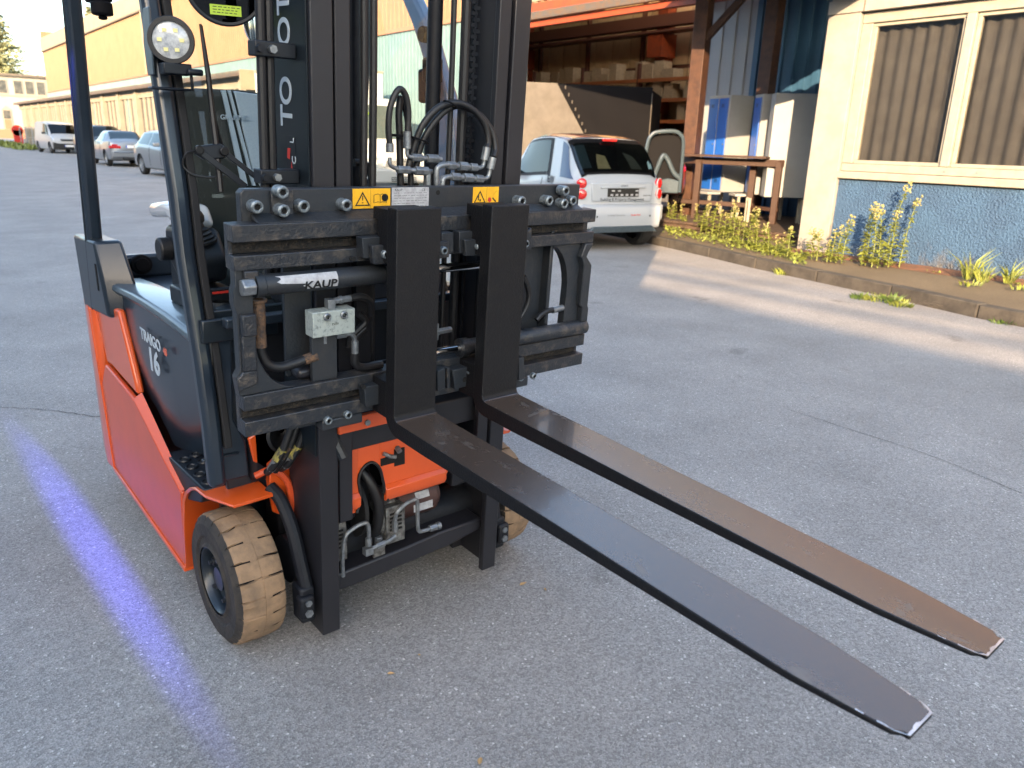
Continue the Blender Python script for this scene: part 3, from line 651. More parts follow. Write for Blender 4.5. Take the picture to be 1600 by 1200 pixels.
# ---- chassis, body, wheels (upright truck frame: x right, y backwards, z up)
def side_poly(px, X): return [(p.y, p.z) for p in (onX(x, y, X) for x, y in px)]
for s_ in (-1, 1):
    # lower orange skirt: big plate with rising front edge
    main = [(1.335, .185), (1.36, .30), (1.30, .60), (1.12, .575), (.985, .585), (.93, .565), (.62, .505), (.60, .485), (.515, .40), (.515, .33), (.50, .118)]
    lower = [(1.345, .185), (1.375, .50), (1.28, .60), (.94, .562), (.675, .443), (.532, .385), (.572, .12)]
    sk = obj('side_skirt', MB().prism(lower, 'x', s_*.505, s_*.525), 'orange_side', lift, bevel=.006)
    upper = [(1.36, .60), (1.405, .80), (1.25, .80), (1.05, .83), (1.0, .80), (.90, .60), (.94, .565), (1.28, .602)]
    obj('upper_skirt', MB().prism([(1.30, .60), (1.395, .82), (1.06, .835), (.955, .62), (.94, .575), (1.24, .605)], 'x', s_*.488, s_*.512), 'orange', lift, bevel=.008)
    mid = [(1.28, .60), (.94, .57), (.675, .455), (.515, .40), (.64, .505), (.90, .60), (1.02, .84)]
    obj('skirt_shoulder', MB().add([(s_*.524, .94, .566), (s_*.524, .675, .447), (s_*.524, .535, .389), (s_*.512, .53, .392), (s_*.506, .665, .458), (s_*.500, .93, .585)], [(0, 1, 4, 5), (1, 2, 3, 4)]), 'orange', lift)
    obj('sill_lip', MB().prism([(1.34, .185), (1.335, .17), (.565, .105), (.57, .122)], 'x', s_*.500, s_*.531), 'orange', lift, bevel=.003)
# rear counterweight
cw = [(-.525, 1.36), (-.53, 1.42), (-.50, 1.60), (-.40, 1.74), (-.2, 1.80), (.2, 1.80), (.40, 1.74), (.50, 1.60), (.53, 1.42), (.525, 1.36)]
obj('counterweight', MB().prism(cw, 'z', .16, .80), 'orange', lift, bevel=.02, seg=3)
obj('rear_panel_edge', MB().prism([(1.355, .18), (1.40, .50), (1.425, .80), (1.395, .80), (1.365, .50), (1.335, .18)], 'x', -.530, -.512), 'orange', lift, bevel=.004)
# body core
obj('chassis', MB().box(-.42, .42, .50, 1.38, .14, .60), 'truck_grey_dark', lift, bevel=.01)
# grey side covers, bulging
for s_ in (-1, 1):
    rows = []
    ys = [1.24, 1.20, 1.05, .90, .75, .62, .50, .42, .345, .330]
    for i, y in enumerate(ys):
        zt = .90-.035*(1-abs(y-.8)/.5) - (.02 if y < .5 else 0)
        zt = {0: .865, 1: .868}.get(i, .885+.012*math.cos((y-.3)*3))
        zb = {1.24: .60, 1.20: .60, 1.05: .575, .90: .53, .75: .45, .62: .445, .50: .49, .42: .49}.get(y, .49)
        bul = .022*math.sin(min(1, max(0, (1.22-y)/.88))*math.pi)
        r = []
        for k in range(9):
            t = k/8; z = zb+(zt-zb)*t
            xx = .468+bul*math.sin(t*math.pi*.9)+.014*t+(.012*math.exp(-((t-.25)/.2)**2) if y < .75 else 0)
            if y < .7: xx -= .065*(1-t)**2*min(1, (.7-y)/.12)
            if i in (0, 9): xx -= .03
            r.append((s_*xx, y, z))
        rows.append(r)
    hd = obj('side_cover', MB().grid(rows), 'truck_grey', lift, ang=60)
    # pale ledge round the cabin
    L1 = []; 
    for y, z, w_ in ((1.22, .905, .10), (1.05, .912, .10), (.90, .915, .10), (.75, .913, .105), (.60, .908, .115), (.48, .900, .125), (.39, .893, .135), (.335, .888, .14)):
        L1.append([(s_*(.497), y, z-.030), (s_*.507, y, z-.016), (s_*.503, y, z-.002), (s_*.49, y, z+.004), (s_*(.49-w_), y, z+.002), (s_*(.49-w_-.01), y, z-.03)])
    obj('cab_ledge', MB().grid(L1), 'ledge_grey', lift, ang=50)
    obj('ledge_front', MB().box(min(s_*.497, s_*.36), max(s_*.497, s_*.36), .318, .336, .84, .885), 'truck_grey', lift, bevel=.006)
    # step with round holes
    st = MB().prism([(.70, .452), (.355, .455), (.40, .40), (.53, .36), (.60, .36)], 'x', s_*.36, s_*.514)
    stp = obj('step', st, 'plastic_dark', lift, bevel=.006)
    rg = MB()
    for i in range(3):
        for j in range(4):
            y = .405+.066*j+(.02 if i % 2 else 0); x = s_*(.485-.042*i)
            rg.lathe([(0, .0115), (.005, .0145), (.005, .0175), (0, .0195)], 14, M=Matrix.Translation((x, y, .4545)) @ Matrix.Rotation(-math.pi/2, 4, 'Y'))
    obj('step_grip', rg, 'plastic_dark', stp)
    rg = MB()
    for i in range(3):
        for j in range(4):
            y = .405+.066*j+(.02 if i % 2 else 0); x = s_*(.485-.042*i)
            rg.cyl((x, y, .4555), (x, y, .4565), .0115, 14)
    obj('step_hole', rg, 'hole', stp)
# model lettering on the left cover
def on_cover(y, z): return (-.506, y, z)
cov = [o for o in lift.children if o.name.startswith('side_cover')][0]
text('TRAIGO', .048, 'white_decal', cov, frame((-.5055, .745, .800), (0, -1, -.03), (0, 0, 1)), 'lettering', bold=.0012, sx=1.1)
text('48', .030, 'orange', cov, frame((-.5045, .612, .792), (0, -1, -.03), (0, 0, 1)), 'lettering', bold=.001, sx=1.1)
text('16', .098, 'white_decal', cov, frame((-.5075, .725, .735), (0, -1, -.03), (0, 0, 1)), 'lettering', bold=.003, sx=1.1)

# fenders over the front wheels
for s_ in (-1, 1):
    prof = [(.578, .118), (.552, .27), (.524, .367), (.494, .405), (.455, .430), (.407, .448), (.32, .455), (.225, .452)]
    rows = []
    for k, (y, z) in enumerate(prof):
        xo = .525 if k < 7 else .485
        rows.append([(s_*(xo), y, z-.003), (s_*(xo-.004), y, z), (s_*(.30 if y > .33 else .372), y, z+(.004 if k > 3 else 0))])
    fe = obj('fender', MB().grid(rows), 'orange', lift, ang=50)
    so_ = fe.modifiers.new('solid', 'SOLIDIFY'); so_.thickness = .010; so_.offset = -1
    bb = fe.modifiers.new('bevel', 'BEVEL'); bb.width = .003; bb.segments = 2; bb.limit_method = 'ANGLE'
    # orange bulkhead bracket inside
    obj('axle_bracket', MB().prism([(s_*.36, .44), (s_*.36, .52), (s_*.30, .56), (s_*.25, .50), (s_*.25, .30), (s_*.31, .28), (s_*.33, .36)], 'y', .27, .29), 'orange', lift, bevel=.004)
    obj('axle_bracket', MB().tube(smooth_path([(s_*.40, .27, .50), (s_*.36, .25, .515), (s_*.325, .24, .48), (s_*.315, .235, .42), (s_*.325, .235, .36)], 5), .010, 8), 'orange_side', lift)
    obj('axle_arm', MB().tube(smooth_path([(s_*.365, .26, .46), (s_*.352, .22, .43), (s_*.346, .17, .36), (s_*.342, .14, .27), (s_*.338, .12, .20)], 5), .019, 10), 'steel_black', lift)
    obj('axle_cap', MB().box(min(s_*.365, s_*.322), max(s_*.365, s_*.322), .10, .16, .10, .21).box(min(s_*.372, s_*.33), max(s_*.372, s_*.33), .085, .12, .12, .19), 'steel_black', lift, bevel=.008)
    obj('axle_cap_bolt', MB().cyl((s_*.350, .080, .140), (s_*.350, .10, .140), .012, 6).cyl((s_*.350, .080, .172), (s_*.350, .10, .172), .010, 6), 'zinc', lift)
    obj('bulkhead', MB().prism([(s_*.40, .60), (s_*.36, .62), (s_*.26, .62), (s_*.26, .30), (s_*.345, .36), (s_*.36, .50), (s_*.39, .53)], 'y', .300, .312), 'orange', lift, bevel=.004)
# wheels
def wheel(sx, label=None):
    R = .193; W = .140; xo = sx*.522; xi = sx*(.522-W)
    n = 22; angs = []
    for k in range(n):
        a = 2*math.pi*k/n; d = .012
        angs += [(a-d*1.6, 0, k), (a-d, 1, k), (a+d, 1, k), (a+d*1.6, 0, k)]+[(a+d*1.6+(2*math.pi/n-d*3.2)*j/4, 0, k) for j in (1, 2, 3)]
    # across profile: t position from outer side wall, radius
    prof = [(-.004, .118), (.002, .128), (.004, .150), (-.002, .156), (-.003, .196), (.003, .205), (.010, .221), (.016, R-.002), (.030, R), (.050, R), (W/2-.001, R+.001), (W/2, R-.0005), (W/2+.001, R+.001), (W-.050, R), (W-.030, R), (W-.016, R-.002), (W-.010, .221), (W-.003, .200), (W, .118)]
    prof = [(t, r*R/.2285 if (j <= 6 or j >= 16) else r) for j, (t, r) in enumerate(prof)]
    b = MB(); K = len(prof); A = len(angs); dep = [[rnd.uniform(.3, 1) for _ in range(n)] for _ in range(2)]
    chip = [rnd.random() for _ in range(40)]
    for (a, g, k) in angs:
        for j, (t, r) in enumerate(prof):
            rr = r; aa = a
            if g and j in (6, 7, 8, 9): rr -= (.010, .011, .009*dep[0][k], .006 if dep[0][k] > .7 else 0)[j-6]; aa += (0, .012, .03, .06)[j-6]*(dep[0][k]-.65)*1.6+rnd.uniform(-.006, .006)
            if g and j in (13, 14, 15, 16): rr -= (.006 if dep[1][k] > .7 else 0, .009*dep[1][k], .011, .010)[j-13]
            if g and j in (13, 14): aa += (.05, .02)[j-13]*(dep[1][k]-.65)*1.6
            if j in (6, 7, 8, 15): rr -= .0034*rnd.random()**2
            if j in (7, 8) and chip[(k*4+int(a*9)) % 40] > .86: rr -= .006
            b.v.append((xo-sx*t, rr*math.sin(aa), rr*math.cos(aa)))
    for i in range(A):
        for j in range(K-1):
            b.f.append((i*K+j, i*K+j+1, ((i+1) % A)*K+j+1, ((i+1) % A)*K+j)); b.mi.append(1 if j < 6 or j >= 16 else (2 if angs[i][1] and angs[(i+1) % A][1] and (j in (6, 7, 8) or j in (13, 14, 15)) else 0))
    wr = bpy.data.objects.new('front_wheel', None); col.objects.link(wr); wr.parent = lift; wr.location = (0, .3195, R); wr.rotation_euler = (.35, 0, 0)
    wr.empty_display_size = .1
    obj('tyre', b, ['tyre_beige', 'tyre_sidewall', 'black'], wr, ang=25)
    X = xo; d = -sx
    rim_ = MB().lathe([(a_, r_*R/.2285) for a_, r_ in [(X+d*.0, .120), (X-d*.002, .112), (X+d*.006, .106), (X+d*.030, .102), (X+d*.040, .085), (X+d*.036, .060), (X+d*.030, .045), (X+d*.012, .040), (X+d*.010, .0)]], 40)
    obj('rim', rim_, 'truck_grey_dark', wr)
    for k in range(5):
        nu = MB(); a = 2*math.pi*k/5+.2; y, z = .062*math.sin(a), .062*math.cos(a)
        nu.cyl((X+d*.040, y, z), (X+d*.018, y, z), .012, 6).cyl((X+d*.018, y, z), (X+d*.008, y, z), .006, 8)
        obj('wheel_nut', nu, 'carriage_steel', wr)
    return wr
wheel(-1); wheel(1)
obj('axle_housing', MB().cyl((-.34, .2527, .2285), (.34, .2527, .2285), .07, 20), 'steel_black', lift)

# front cowl beside the post
for s_ in (-1, 1):
    pl = [(onY(px, py, .30).x, onY(px, py, .30).z) for px, py in ((338, 757), (391, 744), (384, 690), (366, 655), (362, 500), (325, 505))]
    pl = [(s_*-x, z) for x, z in pl]
    cp = obj('cowl_panel', MB().prism(pl, 'y', .300, .318), 'truck_grey', lift, bevel=.006)
    obj('cowl_panel', MB().prism([(s_*.50, .945), (s_*.505, .885), (s_*.30, .885), (s_*.30, .945)], 'y', .285, .30), 'truck_grey_dark', lift, bevel=.004)
    obj('cowl_screw', MB().cyl((s_*.46, .297, .60), (s_*.46, .302, .60), .006, 10), 'hole', cp)
    obj('cowl_rib', MB().box(min(s_*.53, s_*.43), max(s_*.53, s_*.43), .290, .302, .565, .572), 'truck_grey_dark', cp, bevel=.003)
obj('dashboard', MB().prism([(.26, .94), (.30, 1.02), (.42, 1.06), (.50, 1.02), (.42, .94)], 'x', -.26, .26).box(-.40, .40, .30, .50, .46, .94), 'plastic_dark', lift, bevel=.02)
obj('firewall', MB().box(-.46, .46, .320, .34, .40, .96), 'truck_grey_dark', lift, bevel=.004)
obj('windscreen_bottom_bar', MB().box(-.46, .46, .225, .26, .93, .955), 'truck_grey', lift, bevel=.004)
# steering wheel
sw = obj('steering_wheel', MB().tube([(-.02+.15*math.cos(t), .53+.13*math.sin(t), 1.10+.07*math.sin(t)) for t in [2*math.pi*i/36 for i in range(37)]], .012, 10).cyl((-.02, .53, 1.10), (-.02, .44, 1.0), .025, 12).box(-.16, .12, .52, .54, 1.09, 1.105), 'plastic_dark', lift)
obj('spinner_knob', MB().cyl((-.12, .61, 1.14), (-.12, .60, 1.18), .018, 14), 'black', sw, bevel=.004)
# hoses by the tilt cylinder behind the mast
for dx, dy in ((0, 0), (.022, .008), (.04, -.004)):
    obj('hose', MB().tube(smooth_path([(-.30+dx, .14+dy, .78), (-.335+dx, .15+dy, .68), (-.365+dx, .16+dy, .60), (-.385+dx, .18+dy, .555), (-.39+dx, .21, .53)], 5), .0105, 10), 'rubber', lift)
    obj('hose_sleeve', MB().cyl((-.362+dx, .160+dy, .607), (-.378+dx, .171+dy, .575), .0125, 10), 'sleeve_yellow' if dx != .022 else 'rusty_sleeve', lift)
    obj('hose_ferrule', MB().cyl((-.378+dx, .171+dy, .575), (-.387+dx, .19+dy, .545), .012, 8), 'zinc', lift)
obj('horn', MB().lathe([(0, .01), (.02, .03), (.03, .055), (.036, .058), (.04, .05)], 24, M=Matrix.Translation((-.33, .24, .63)) @ Matrix.Rotation(-math.pi/2, 4, 'Z')), 'rubber', lift)
obj('tilt_cylinder_guard', MB().tube(smooth_path([(-.262, .10, .76), (-.262, .09, .70), (-.258, .07, .64), (-.245, .05, .59)], 5), .014, 8), 'carriage_steel', lift)
# orange front plates with recess and the key-hole shaped cutout
Yp = .10
def FY(px, py, Y=Yp): p = onY(px, py, Y); return (p.x, p.z)
# outline of the plate (with cutouts) traced anticlockwise in x-z
outline = [(-.262, .385), (-.262, .60), (-.24, .63), (.14, .63), (.155, .48), (.145, .455), (.105, .395), (.0, .40), (-.085, .400), (-.092, .43), (-.100, .47), (-.108, .505), (-.128, .528), (-.150, .528), (-.170, .512), (-.176, .485), (-.173, .45), (-.176, .42), (-.185, .392)]
# split into quads by hand: left, bridge, right
pb = MB()
pb.prism([(-.262, .60), (-.262, .388), (-.186, .392), (-.176, .42), (-.173, .45), (-.176, .485), (-.176, .60)], 'y', Yp, Yp+.008)
pb.prism([(-.176, .60), (-.176, .485), (-.170, .512), (-.150, .530), (-.128, .530), (-.108, .505), (-.108, .60)], 'y', Yp, Yp+.008)
pb.prism([(-.108, .60), (-.108, .505), (-.100, .47), (-.092, .43), (-.085, .400), (.105, .400), (.145, .455), (.155, .48), (.145, .60)], 'y', Yp, Yp+.008)
fp = obj('front_cover', pb, 'orange', lift, bevel=.0015)
fr_ = MB()
for (x0, x1) in ((-.262, -.176), (-.094, .146)):
    fr_.prism([(Yp-.001, .452), (Yp-.012, .440), (Yp-.012, .418), (Yp-.002, .402), (Yp+.004, .402), (Yp+.004, .452)], 'x', x0, x1-(.03 if x1 > 0 else 0))
obj('cover_fold', fr_, 'orange', fp, bevel=.0015)
obj('cutout_trim', MB().tube(smooth_path([(-.186, Yp-.002, .392), (-.176, Yp-.002, .42), (-.173, Yp-.002, .45), (-.177, Yp-.002, .485), (-.170, Yp-.002, .512), (-.150, Yp-.002, .530), (-.128, Yp-.002, .530), (-.108, Yp-.002, .505), (-.100, Yp-.002, .47), (-.092, Yp-.002, .43), (-.084, Yp-.002, .398)], 3), .0045, 8), 'rubber', fp)
obj('cover_slot', MB().box(-.105, -.060, Yp-.0015, Yp+.002, .512, .535).box(-.060, -.025, Yp-.0015, Yp+.002, .500, .552).box(-.262, -.215, Yp-.0015, Yp+.002, .505, .545), 'hole', fp)
obj('latch', MB().tube([(-.10, Yp-.01, .553), (-.08, Yp-.012, .540), (-.062, Yp-.012, .534)], .006, 8).cyl((-.05, Yp-.015, .548), (-.05, Yp+.0, .556), .008, 8), 'zinc', fp)
obj('latch', MB().cyl((-.25, Yp-.012, .53), (-.22, Yp-.008, .53), .005, 8), 'zinc', fp)
obj('top_cover_strip', MB().box(-.26, -.09, .04, .06, .660, .700), 'orange', lift, bevel=.003)
s_b = obj('strip_screw', MB().cyl((-.178, .034, .678), (-.178, .042, .678), .008, 12), 'zinc', lift)
# drive motors and pipes behind
Ym = .21
for sx in (-1, 1):
    x0 = -.14+sx*.055
    mo = obj('drive_motor', MB().lathe([(0, .03), (0, .072), (.012, .078), (.062, .078), (.068, .066), (.085, .066)], 24, M=Matrix.Translation((x0, Ym, .31)) @ (Matrix.Identity(4) if sx > 0 else Matrix.Scale(-1, 4, (1, 0, 0)))).box(min(x0+sx*.01, x0+sx*.075), max(x0+sx*.01, x0+sx*.075), Ym-.085, Ym-.05, .24, .36), 'motor_alu', lift, bevel=.003)
    vs = MB()
    for k in range(5): vs.box(min(x0+sx*.022, x0+sx*.062), max(x0+sx*.022, x0+sx*.062), Ym-.087, Ym-.084, .282+.013*k, .288+.013*k)
    obj('vent_slot', vs, 'hole', mo)
obj('motor_can', MB().cyl((-.01, Ym, .33), (.13, Ym, .33), .062, 28).cyl((.13, Ym, .33), (.145, Ym, .33), .05, 28), 'motor_brown', lift, bevel=.004)
obj('motor_sticker', MB().add([(.045, Ym-.0625, .345), (.095, Ym-.0625, .345), (.095, Ym-.0535, .365), (.045, Ym-.0535, .365)], [(0, 1, 2, 3)]).add([(.035, Ym-.0635, .305), (.105, Ym-.0635, .305), (.105, Ym-.0632, .330), (.035, Ym-.0632, .330)], [(0, 1, 2, 3)]), 'label_grey', lift)
obj('cable_loop', MB().tube(smooth_path([(-.145, .16, .50), (-.125, .13, .46), (-.105, .12, .40), (-.10, .13, .33), (-.105, .15, .27)], 6), .016, 12), 'rubber', lift)
obj('cable_guard', MB().lathe([(-.006, .02), (-.006, .10), (.006, .10), (.006, .02)], 30, M=Matrix.Translation((-.14, .22, .36))), 'rubber_matte', lift)
pipe = lambda pts: obj('steel_pipe', MB().tube(smooth_path(pts, 5), .0062, 10), 'zinc', lift)
pipe([(-.055, .11, .285), (-.057, .105, .33), (-.05, .10, .355), (-.02, .10, .372), (.01, .10, .375), (.018, .10, .36), (.018, .10, .30), (.022, .10, .268), (.04, .10, .262), (.075, .10, .262)])
pipe([(-.23, .11, .20), (-.232, .105, .26), (-.225, .10, .325), (-.20, .10, .345), (-.165, .10, .352), (-.15, .10, .34), (-.148, .10, .29)])
pipe([(-.16, .11, .26), (-.13, .10, .265), (-.09, .10, .268), (-.06, .10, .278)])
obj('pipe_nut', MB().cyl((.060, .10, .262), (.088, .10, .262), .011, 6).cyl((.088, .10, .262), (.10, .10, .262), .0125, 14).cyl((-.055, .11, .29), (-.055, .11, .318), .010, 6).cyl((-.15, .10, .275), (-.15, .10, .30), .010, 6).box(-.165, -.14, .09, .112, .248, .270).cyl((-.125, .10, .265), (-.098, .10, .268), .010, 6).cyl((-.10, .13, .245), (-.10, .13, .275), .012, 8), 'zinc', lift, bevel=.001)
obj('pipe_bracket', MB().prism([(-.125, .20), (-.085, .20), (-.085, .245), (-.095, .262), (-.115, .262), (-.125, .245)], 'y', .118, .126), 'motor_alu', lift, bevel=.002)
obj('gearbox', MB().box(-.33, .33, .30, .40, .14, .60), 'black', lift, bevel=.01)

# ---- overhead guard
def post(pts, wx, wy, name, m='truck_grey', bev=.014):
    """box section swept along points (centre line)"""
    b = MB(); rows = []
    for (x, y, z) in pts:
        rows.append([(x-wx/2, y-wy/2, z), (x+wx/2, y-wy/2, z), (x+wx/2, y+wy/2, z), (x-wx/2, y+wy/2, z)])
    b.v = [p for r in rows for p in r]
    for i in range(len(rows)-1):
        for j in range(4): b.f.append((i*4+j, i*4+(j+1) % 4, (i+1)*4+(j+1) % 4, (i+1)*4+j)); b.mi.append(0)
    b.f += [(0, 3, 2, 1), tuple((len(rows)-1)*4+j for j in range(4))]; b.mi += [0, 0]
    return obj(name, b, m, lift, bevel=bev, seg=3)
for s_ in (-1, 1):
    xc = s_*.502
    ctr = []
    for px, py in ((323, 762), (312, 660), (298, 560), (272, 400), (260, 300), (234, 122), (215, 0)):
        p = onX(px, py, -.522); ctr.append((xc, p.y-.022, p.z))
    d = Vector(ctr[-1])-Vector(ctr[-2]); e = Vector(ctr[-1])+d*(.32/d.z); ctr.append(tuple(e))
    ctr[0] = (ctr[0][0], ctr[0][1], .495)
    fp_ = post(ctr, .044, .044, 'front_post')
    # black gasket and glass frame inside
    g = [(s_*.468, c[1]-.004, c[2]) for c in ctr]; g[0] = (g[0][0], g[0][1], .60)
    post(g, .020, .034, 'windscreen_seal', 'rubber_matte', .004)
    top_y = e.y
    rp = []
    for px, py in ((133, 372), (97, 0)):
        p = onX(px, py, -.522); rp.append((xc, p.y-.03, p.z))
    d = Vector(rp[1])-Vector(rp[0]); rp.append(tuple(Vector(rp[1])+d*(.24/d.z)))
    lowp = Vector(rp[0])-d*(.25/d.z); rp.insert(0, tuple(lowp))
    r_ = post(rp, .048, .058, 'rear_post')
    obj('post_ridge', MB().tube([(s_*.5272, p_[1]-.006, p_[2]) for p_ in rp], .0035, 6), 'truck_grey_dark', r_)
    obj('post_cover', MB().add([(s_*.53, 1.48, 1.04), (s_*.53, 1.19, 1.045), (s_*.53, 1.13, .86), (s_*.53, 1.12, .80), (s_*.53, 1.45, .78), (s_*.44, 1.48, 1.04), (s_*.44, 1.19, 1.045), (s_*.44, 1.06, .90), (s_*.44, 1.05, .80), (s_*.44, 1.45, .78)],
        [(0, 1, 2, 3, 4), (9, 8, 7, 6, 5), (0, 5, 6, 1), (1, 6, 7, 2), (2, 7, 8, 3), (3, 8, 9, 4), (4, 9, 5, 0)]), 'truck_grey_dark', lift, bevel=.012)
    obj('belt_slot', MB().box(min(s_*.532, s_*.528), max(s_*.532, s_*.528), 1.19, 1.205, .88, .97), 'hole', lift)
roof_z = ctr[-1][2]
rf = MB()
for s_ in (-1, 1): rf.box(min(s_*.53, s_*.47), max(s_*.53, s_*.47), top_y-.03, 1.25, roof_z-.02, roof_z+.03)
rf.box(-.47, .47, top_y-.03, top_y+.05, roof_z-.02, roof_z+.03).box(-.47, .47, 1.17, 1.25, roof_z-.02, roof_z+.03)
for k in range(5): rf.box(-.38+.18*k, -.34+.18*k, top_y+.05, 1.17, roof_z-.01, roof_z+.02)
obj('roof_guard', rf, 'truck_grey', lift, bevel=.01)
# windscreen pane
yb_, zb_ = ctr[1][1], .95
def wy(z):
    for a, b_ in zip(ctr[:-1], ctr[1:]):
        if a[2] <= z <= b_[2]: return a[1]+(b_[1]-a[1])*(z-a[2])/(b_[2]-a[2])
    return ctr[-1][1]
rows = [[(x, wy(z)-.006-.02*(1-(x/.46)**2), z) for x in (-.46, -.3, -.1, .1, .3, .46)] for z in [.955+(roof_z-.975)*k/8 for k in range(9)]]
ws = obj('windscreen', MB().grid(rows), 'clear_glass', lift, ang=60)
def onW(px, py, off=.02):
    y = .36
    for _ in range(6):
        p = onY(px, py, y); y = wy(p.z)-.006-.02*(1-(p.x/.46)**2)-off
    return onY(px, py, y)
# wiper: long arm with blade, pivot block and two link arms, washer hose
wp = obj('wiper', MB().tube([onW(313, 38), onW(325, 118), onW(332, 180), onW(338, 228), onW(345, 300)], [.0035, .006, .0075, .0085, .008], 8), 'rubber', lift)
obj('wiper_blade', MB().tube([onW(314, 40, .012), onW(327, 118, .010), onW(336, 190, .010), onW(349, 235, .012)], .004, 6), 'black', wp)
a = [onW(305, 240, .03), onW(312, 228, .03), onW(345, 224, .03), onW(356, 232, .03), onW(352, 248, .03), onW(320, 250, .03)]
b = MB().add([tuple(p) for p in a]+[(p.x, p.y+.018, p.z) for p in a], [(0, 1, 2, 3, 4, 5), (11, 10, 9, 8, 7, 6)]+[(i, i+6, (i+1) % 6+6, (i+1) % 6) for i in range(6)])
obj('wiper_pivot', b, 'plastic_dark', wp, bevel=.004)
for q_ in ((310, 234), (349, 236)):
    p = onW(*q_, .035); obj('pivot_cap', MB().cyl(p, p+Vector((0, -.012, 0)), .011, 14), 'rubber', wp, bevel=.002)
def flatbar(p, q_, w_, t=.006, m='plastic_dark'):
    p, q_ = Vector(p), Vector(q_); d = (q_-p).normalized(); n = Vector((0, 1, 0)); s = d.cross(n).normalized()*w_/2
    vs = [p+s, p-s, q_-s, q_+s]; vs += [v+n*t for v in vs]
    return obj('link_arm', MB().add([tuple(v) for v in vs], [(0, 1, 2, 3), (7, 6, 5, 4), (0, 4, 5, 1), (1, 5, 6, 2), (2, 6, 7, 3), (3, 7, 4, 0)]), m, wp, bevel=.0015)
flatbar(onW(310, 234, .04), onW(385, 292, .04), .015); flatbar(onW(349, 236, .04), onW(420, 292, .04), .013)
obj('washer_hose', MB().tube(smooth_path([onW(305, 236, .03), onW(291, 240, .03), onW(286, 258, .02), (onW(300, 272, .02)), onW(325, 277, .02), onW(352, 275, .02)], 6), .0028, 6), 'rubber', lift)
# work lamp on the left post
lp = onX(268, 63, -.49); 
ax = Vector((-.40, -.9, -.05)).normalized()
ML = Matrix.Translation(lp) @ ax.to_track_quat('X', 'Z').to_matrix().to_4x4()
hl = obj('work_lamp', MB().lathe([(-.035, .0), (-.035, .030), (-.01, .047), (.012, .052), (.018, .050), (.018, .041), (.012, .040)], 40, M=ML), 'rubber', lift)
obj('lamp_lens', MB().lathe([(.012, .041), (.016, .030), (.018, .015), (.0185, 0)], 32, M=ML), 'lamp_glass', hl)
led = MB()
for k in range(6):
    a = math.pi/3*k; led.box(.0172, .0188, .024*math.cos(a)-.005, .024*math.cos(a)+.005, .024*math.sin(a)-.004, .024*math.sin(a)+.004, M=ML)
obj('led', led, 'yellow_led', hl)
br = MB()
br.box(lp.x-.03, lp.x+.035, lp.y-.02, lp.y+.02, lp.z-.075, lp.z-.05).box(lp.x-.06, lp.x+.03, lp.y-.02, lp.y+.015, lp.z-.11, lp.z-.104).box(lp.x+.030, lp.x+.036, lp.y-.02, lp.y-.01, lp.z-.11, lp.z-.065)
br.cyl((lp.x+.02, lp.y-.03, lp.z-.068), (lp.x+.055, lp.y-.03, lp.z-.068), .008, 8)
obj('lamp_bracket', br, 'plastic_dark', hl, bevel=.003)
p0 = onX(226, 12, -.528); p1 = onX(232, 118, -.528)
obj('lamp_backplate', MB().add([(-.53, p0.y+.01, p0.z), (-.53, p0.y-.035, p0.z), (-.53, p1.y-.045, p1.z), (-.53, p1.y+.0, p1.z), (-.53, (p0.y+p1.y)/2+.02, (p0.z+p1.z)/2), (-.525, p0.y+.01, p0.z), (-.525, p0.y-.035, p0.z), (-.525, p1.y-.045, p1.z), (-.525, p1.y+.0, p1.z), (-.525, (p0.y+p1.y)/2+.02, (p0.z+p1.z)/2)],
    [(0, 1, 2, 3, 4), (9, 8, 7, 6, 5), (0, 5, 6, 1), (1, 6, 7, 2), (2, 7, 8, 3), (3, 8, 9, 4), (4, 9, 5, 0)]), 'ledge_grey', lift, bevel=.004)
# second lamp foot further up
lp2 = onX(262, -18, -.48)
obj('mirror_foot', MB().cyl((lp2.x, lp2.y, lp2.z), (lp2.x+.10, lp2.y-.02, lp2.z+.01), .02, 14), 'rubber', lift, bevel=.006)
# round mirror with yellow label, small mirror
mp_ = onY(350, -26, .30); axm = (CAM-mp_).normalized()
MM = Matrix.Translation(mp_) @ (Vector((-.25, -1, -.12)).normalized()).to_track_quat('X', 'Z').to_matrix().to_4x4()
rm = obj('round_mirror', MB().lathe([(-.03, 0), (-.03, .06), (-.005, .090), (.004, .092), (.006, .088), (.004, .080), (.007, .0)], 44, M=MM), 'plastic_dark', lift)
obj('mirror_glass', MB().lathe([(.0045, .084), (.008, .05), (.009, 0)], 40, M=MM), 'dark_glass', rm)
obj('mirror_label', MB().box(.0092, .0098, -.036, .034, -.068, -.046, M=MM), 'label_green', rm)
ln = MB()
for k in range(3):
    y = -.030
    while y < .026:
        l = rnd.uniform(.004, .010); ln.box(.0098, .0101, y, y+l, -.0505-.006*k-.001, -.0505-.006*k+.0008, M=MM); y += l+.003
obj('print_lines', ln, 'label_black', rm)
ms = onY(405, 35, .62); 
obj('small_mirror', MB().lathe([(-.006, 0), (-.006, .058), (.004, .060), (.006, .056), (.006, 0)], 30, M=Matrix.Translation(ms) @ Matrix.Rotation(-math.pi/2, 4, 'Z') @ Matrix.Diagonal((1, .8, 1.1, 1))), 'chrome', lift)
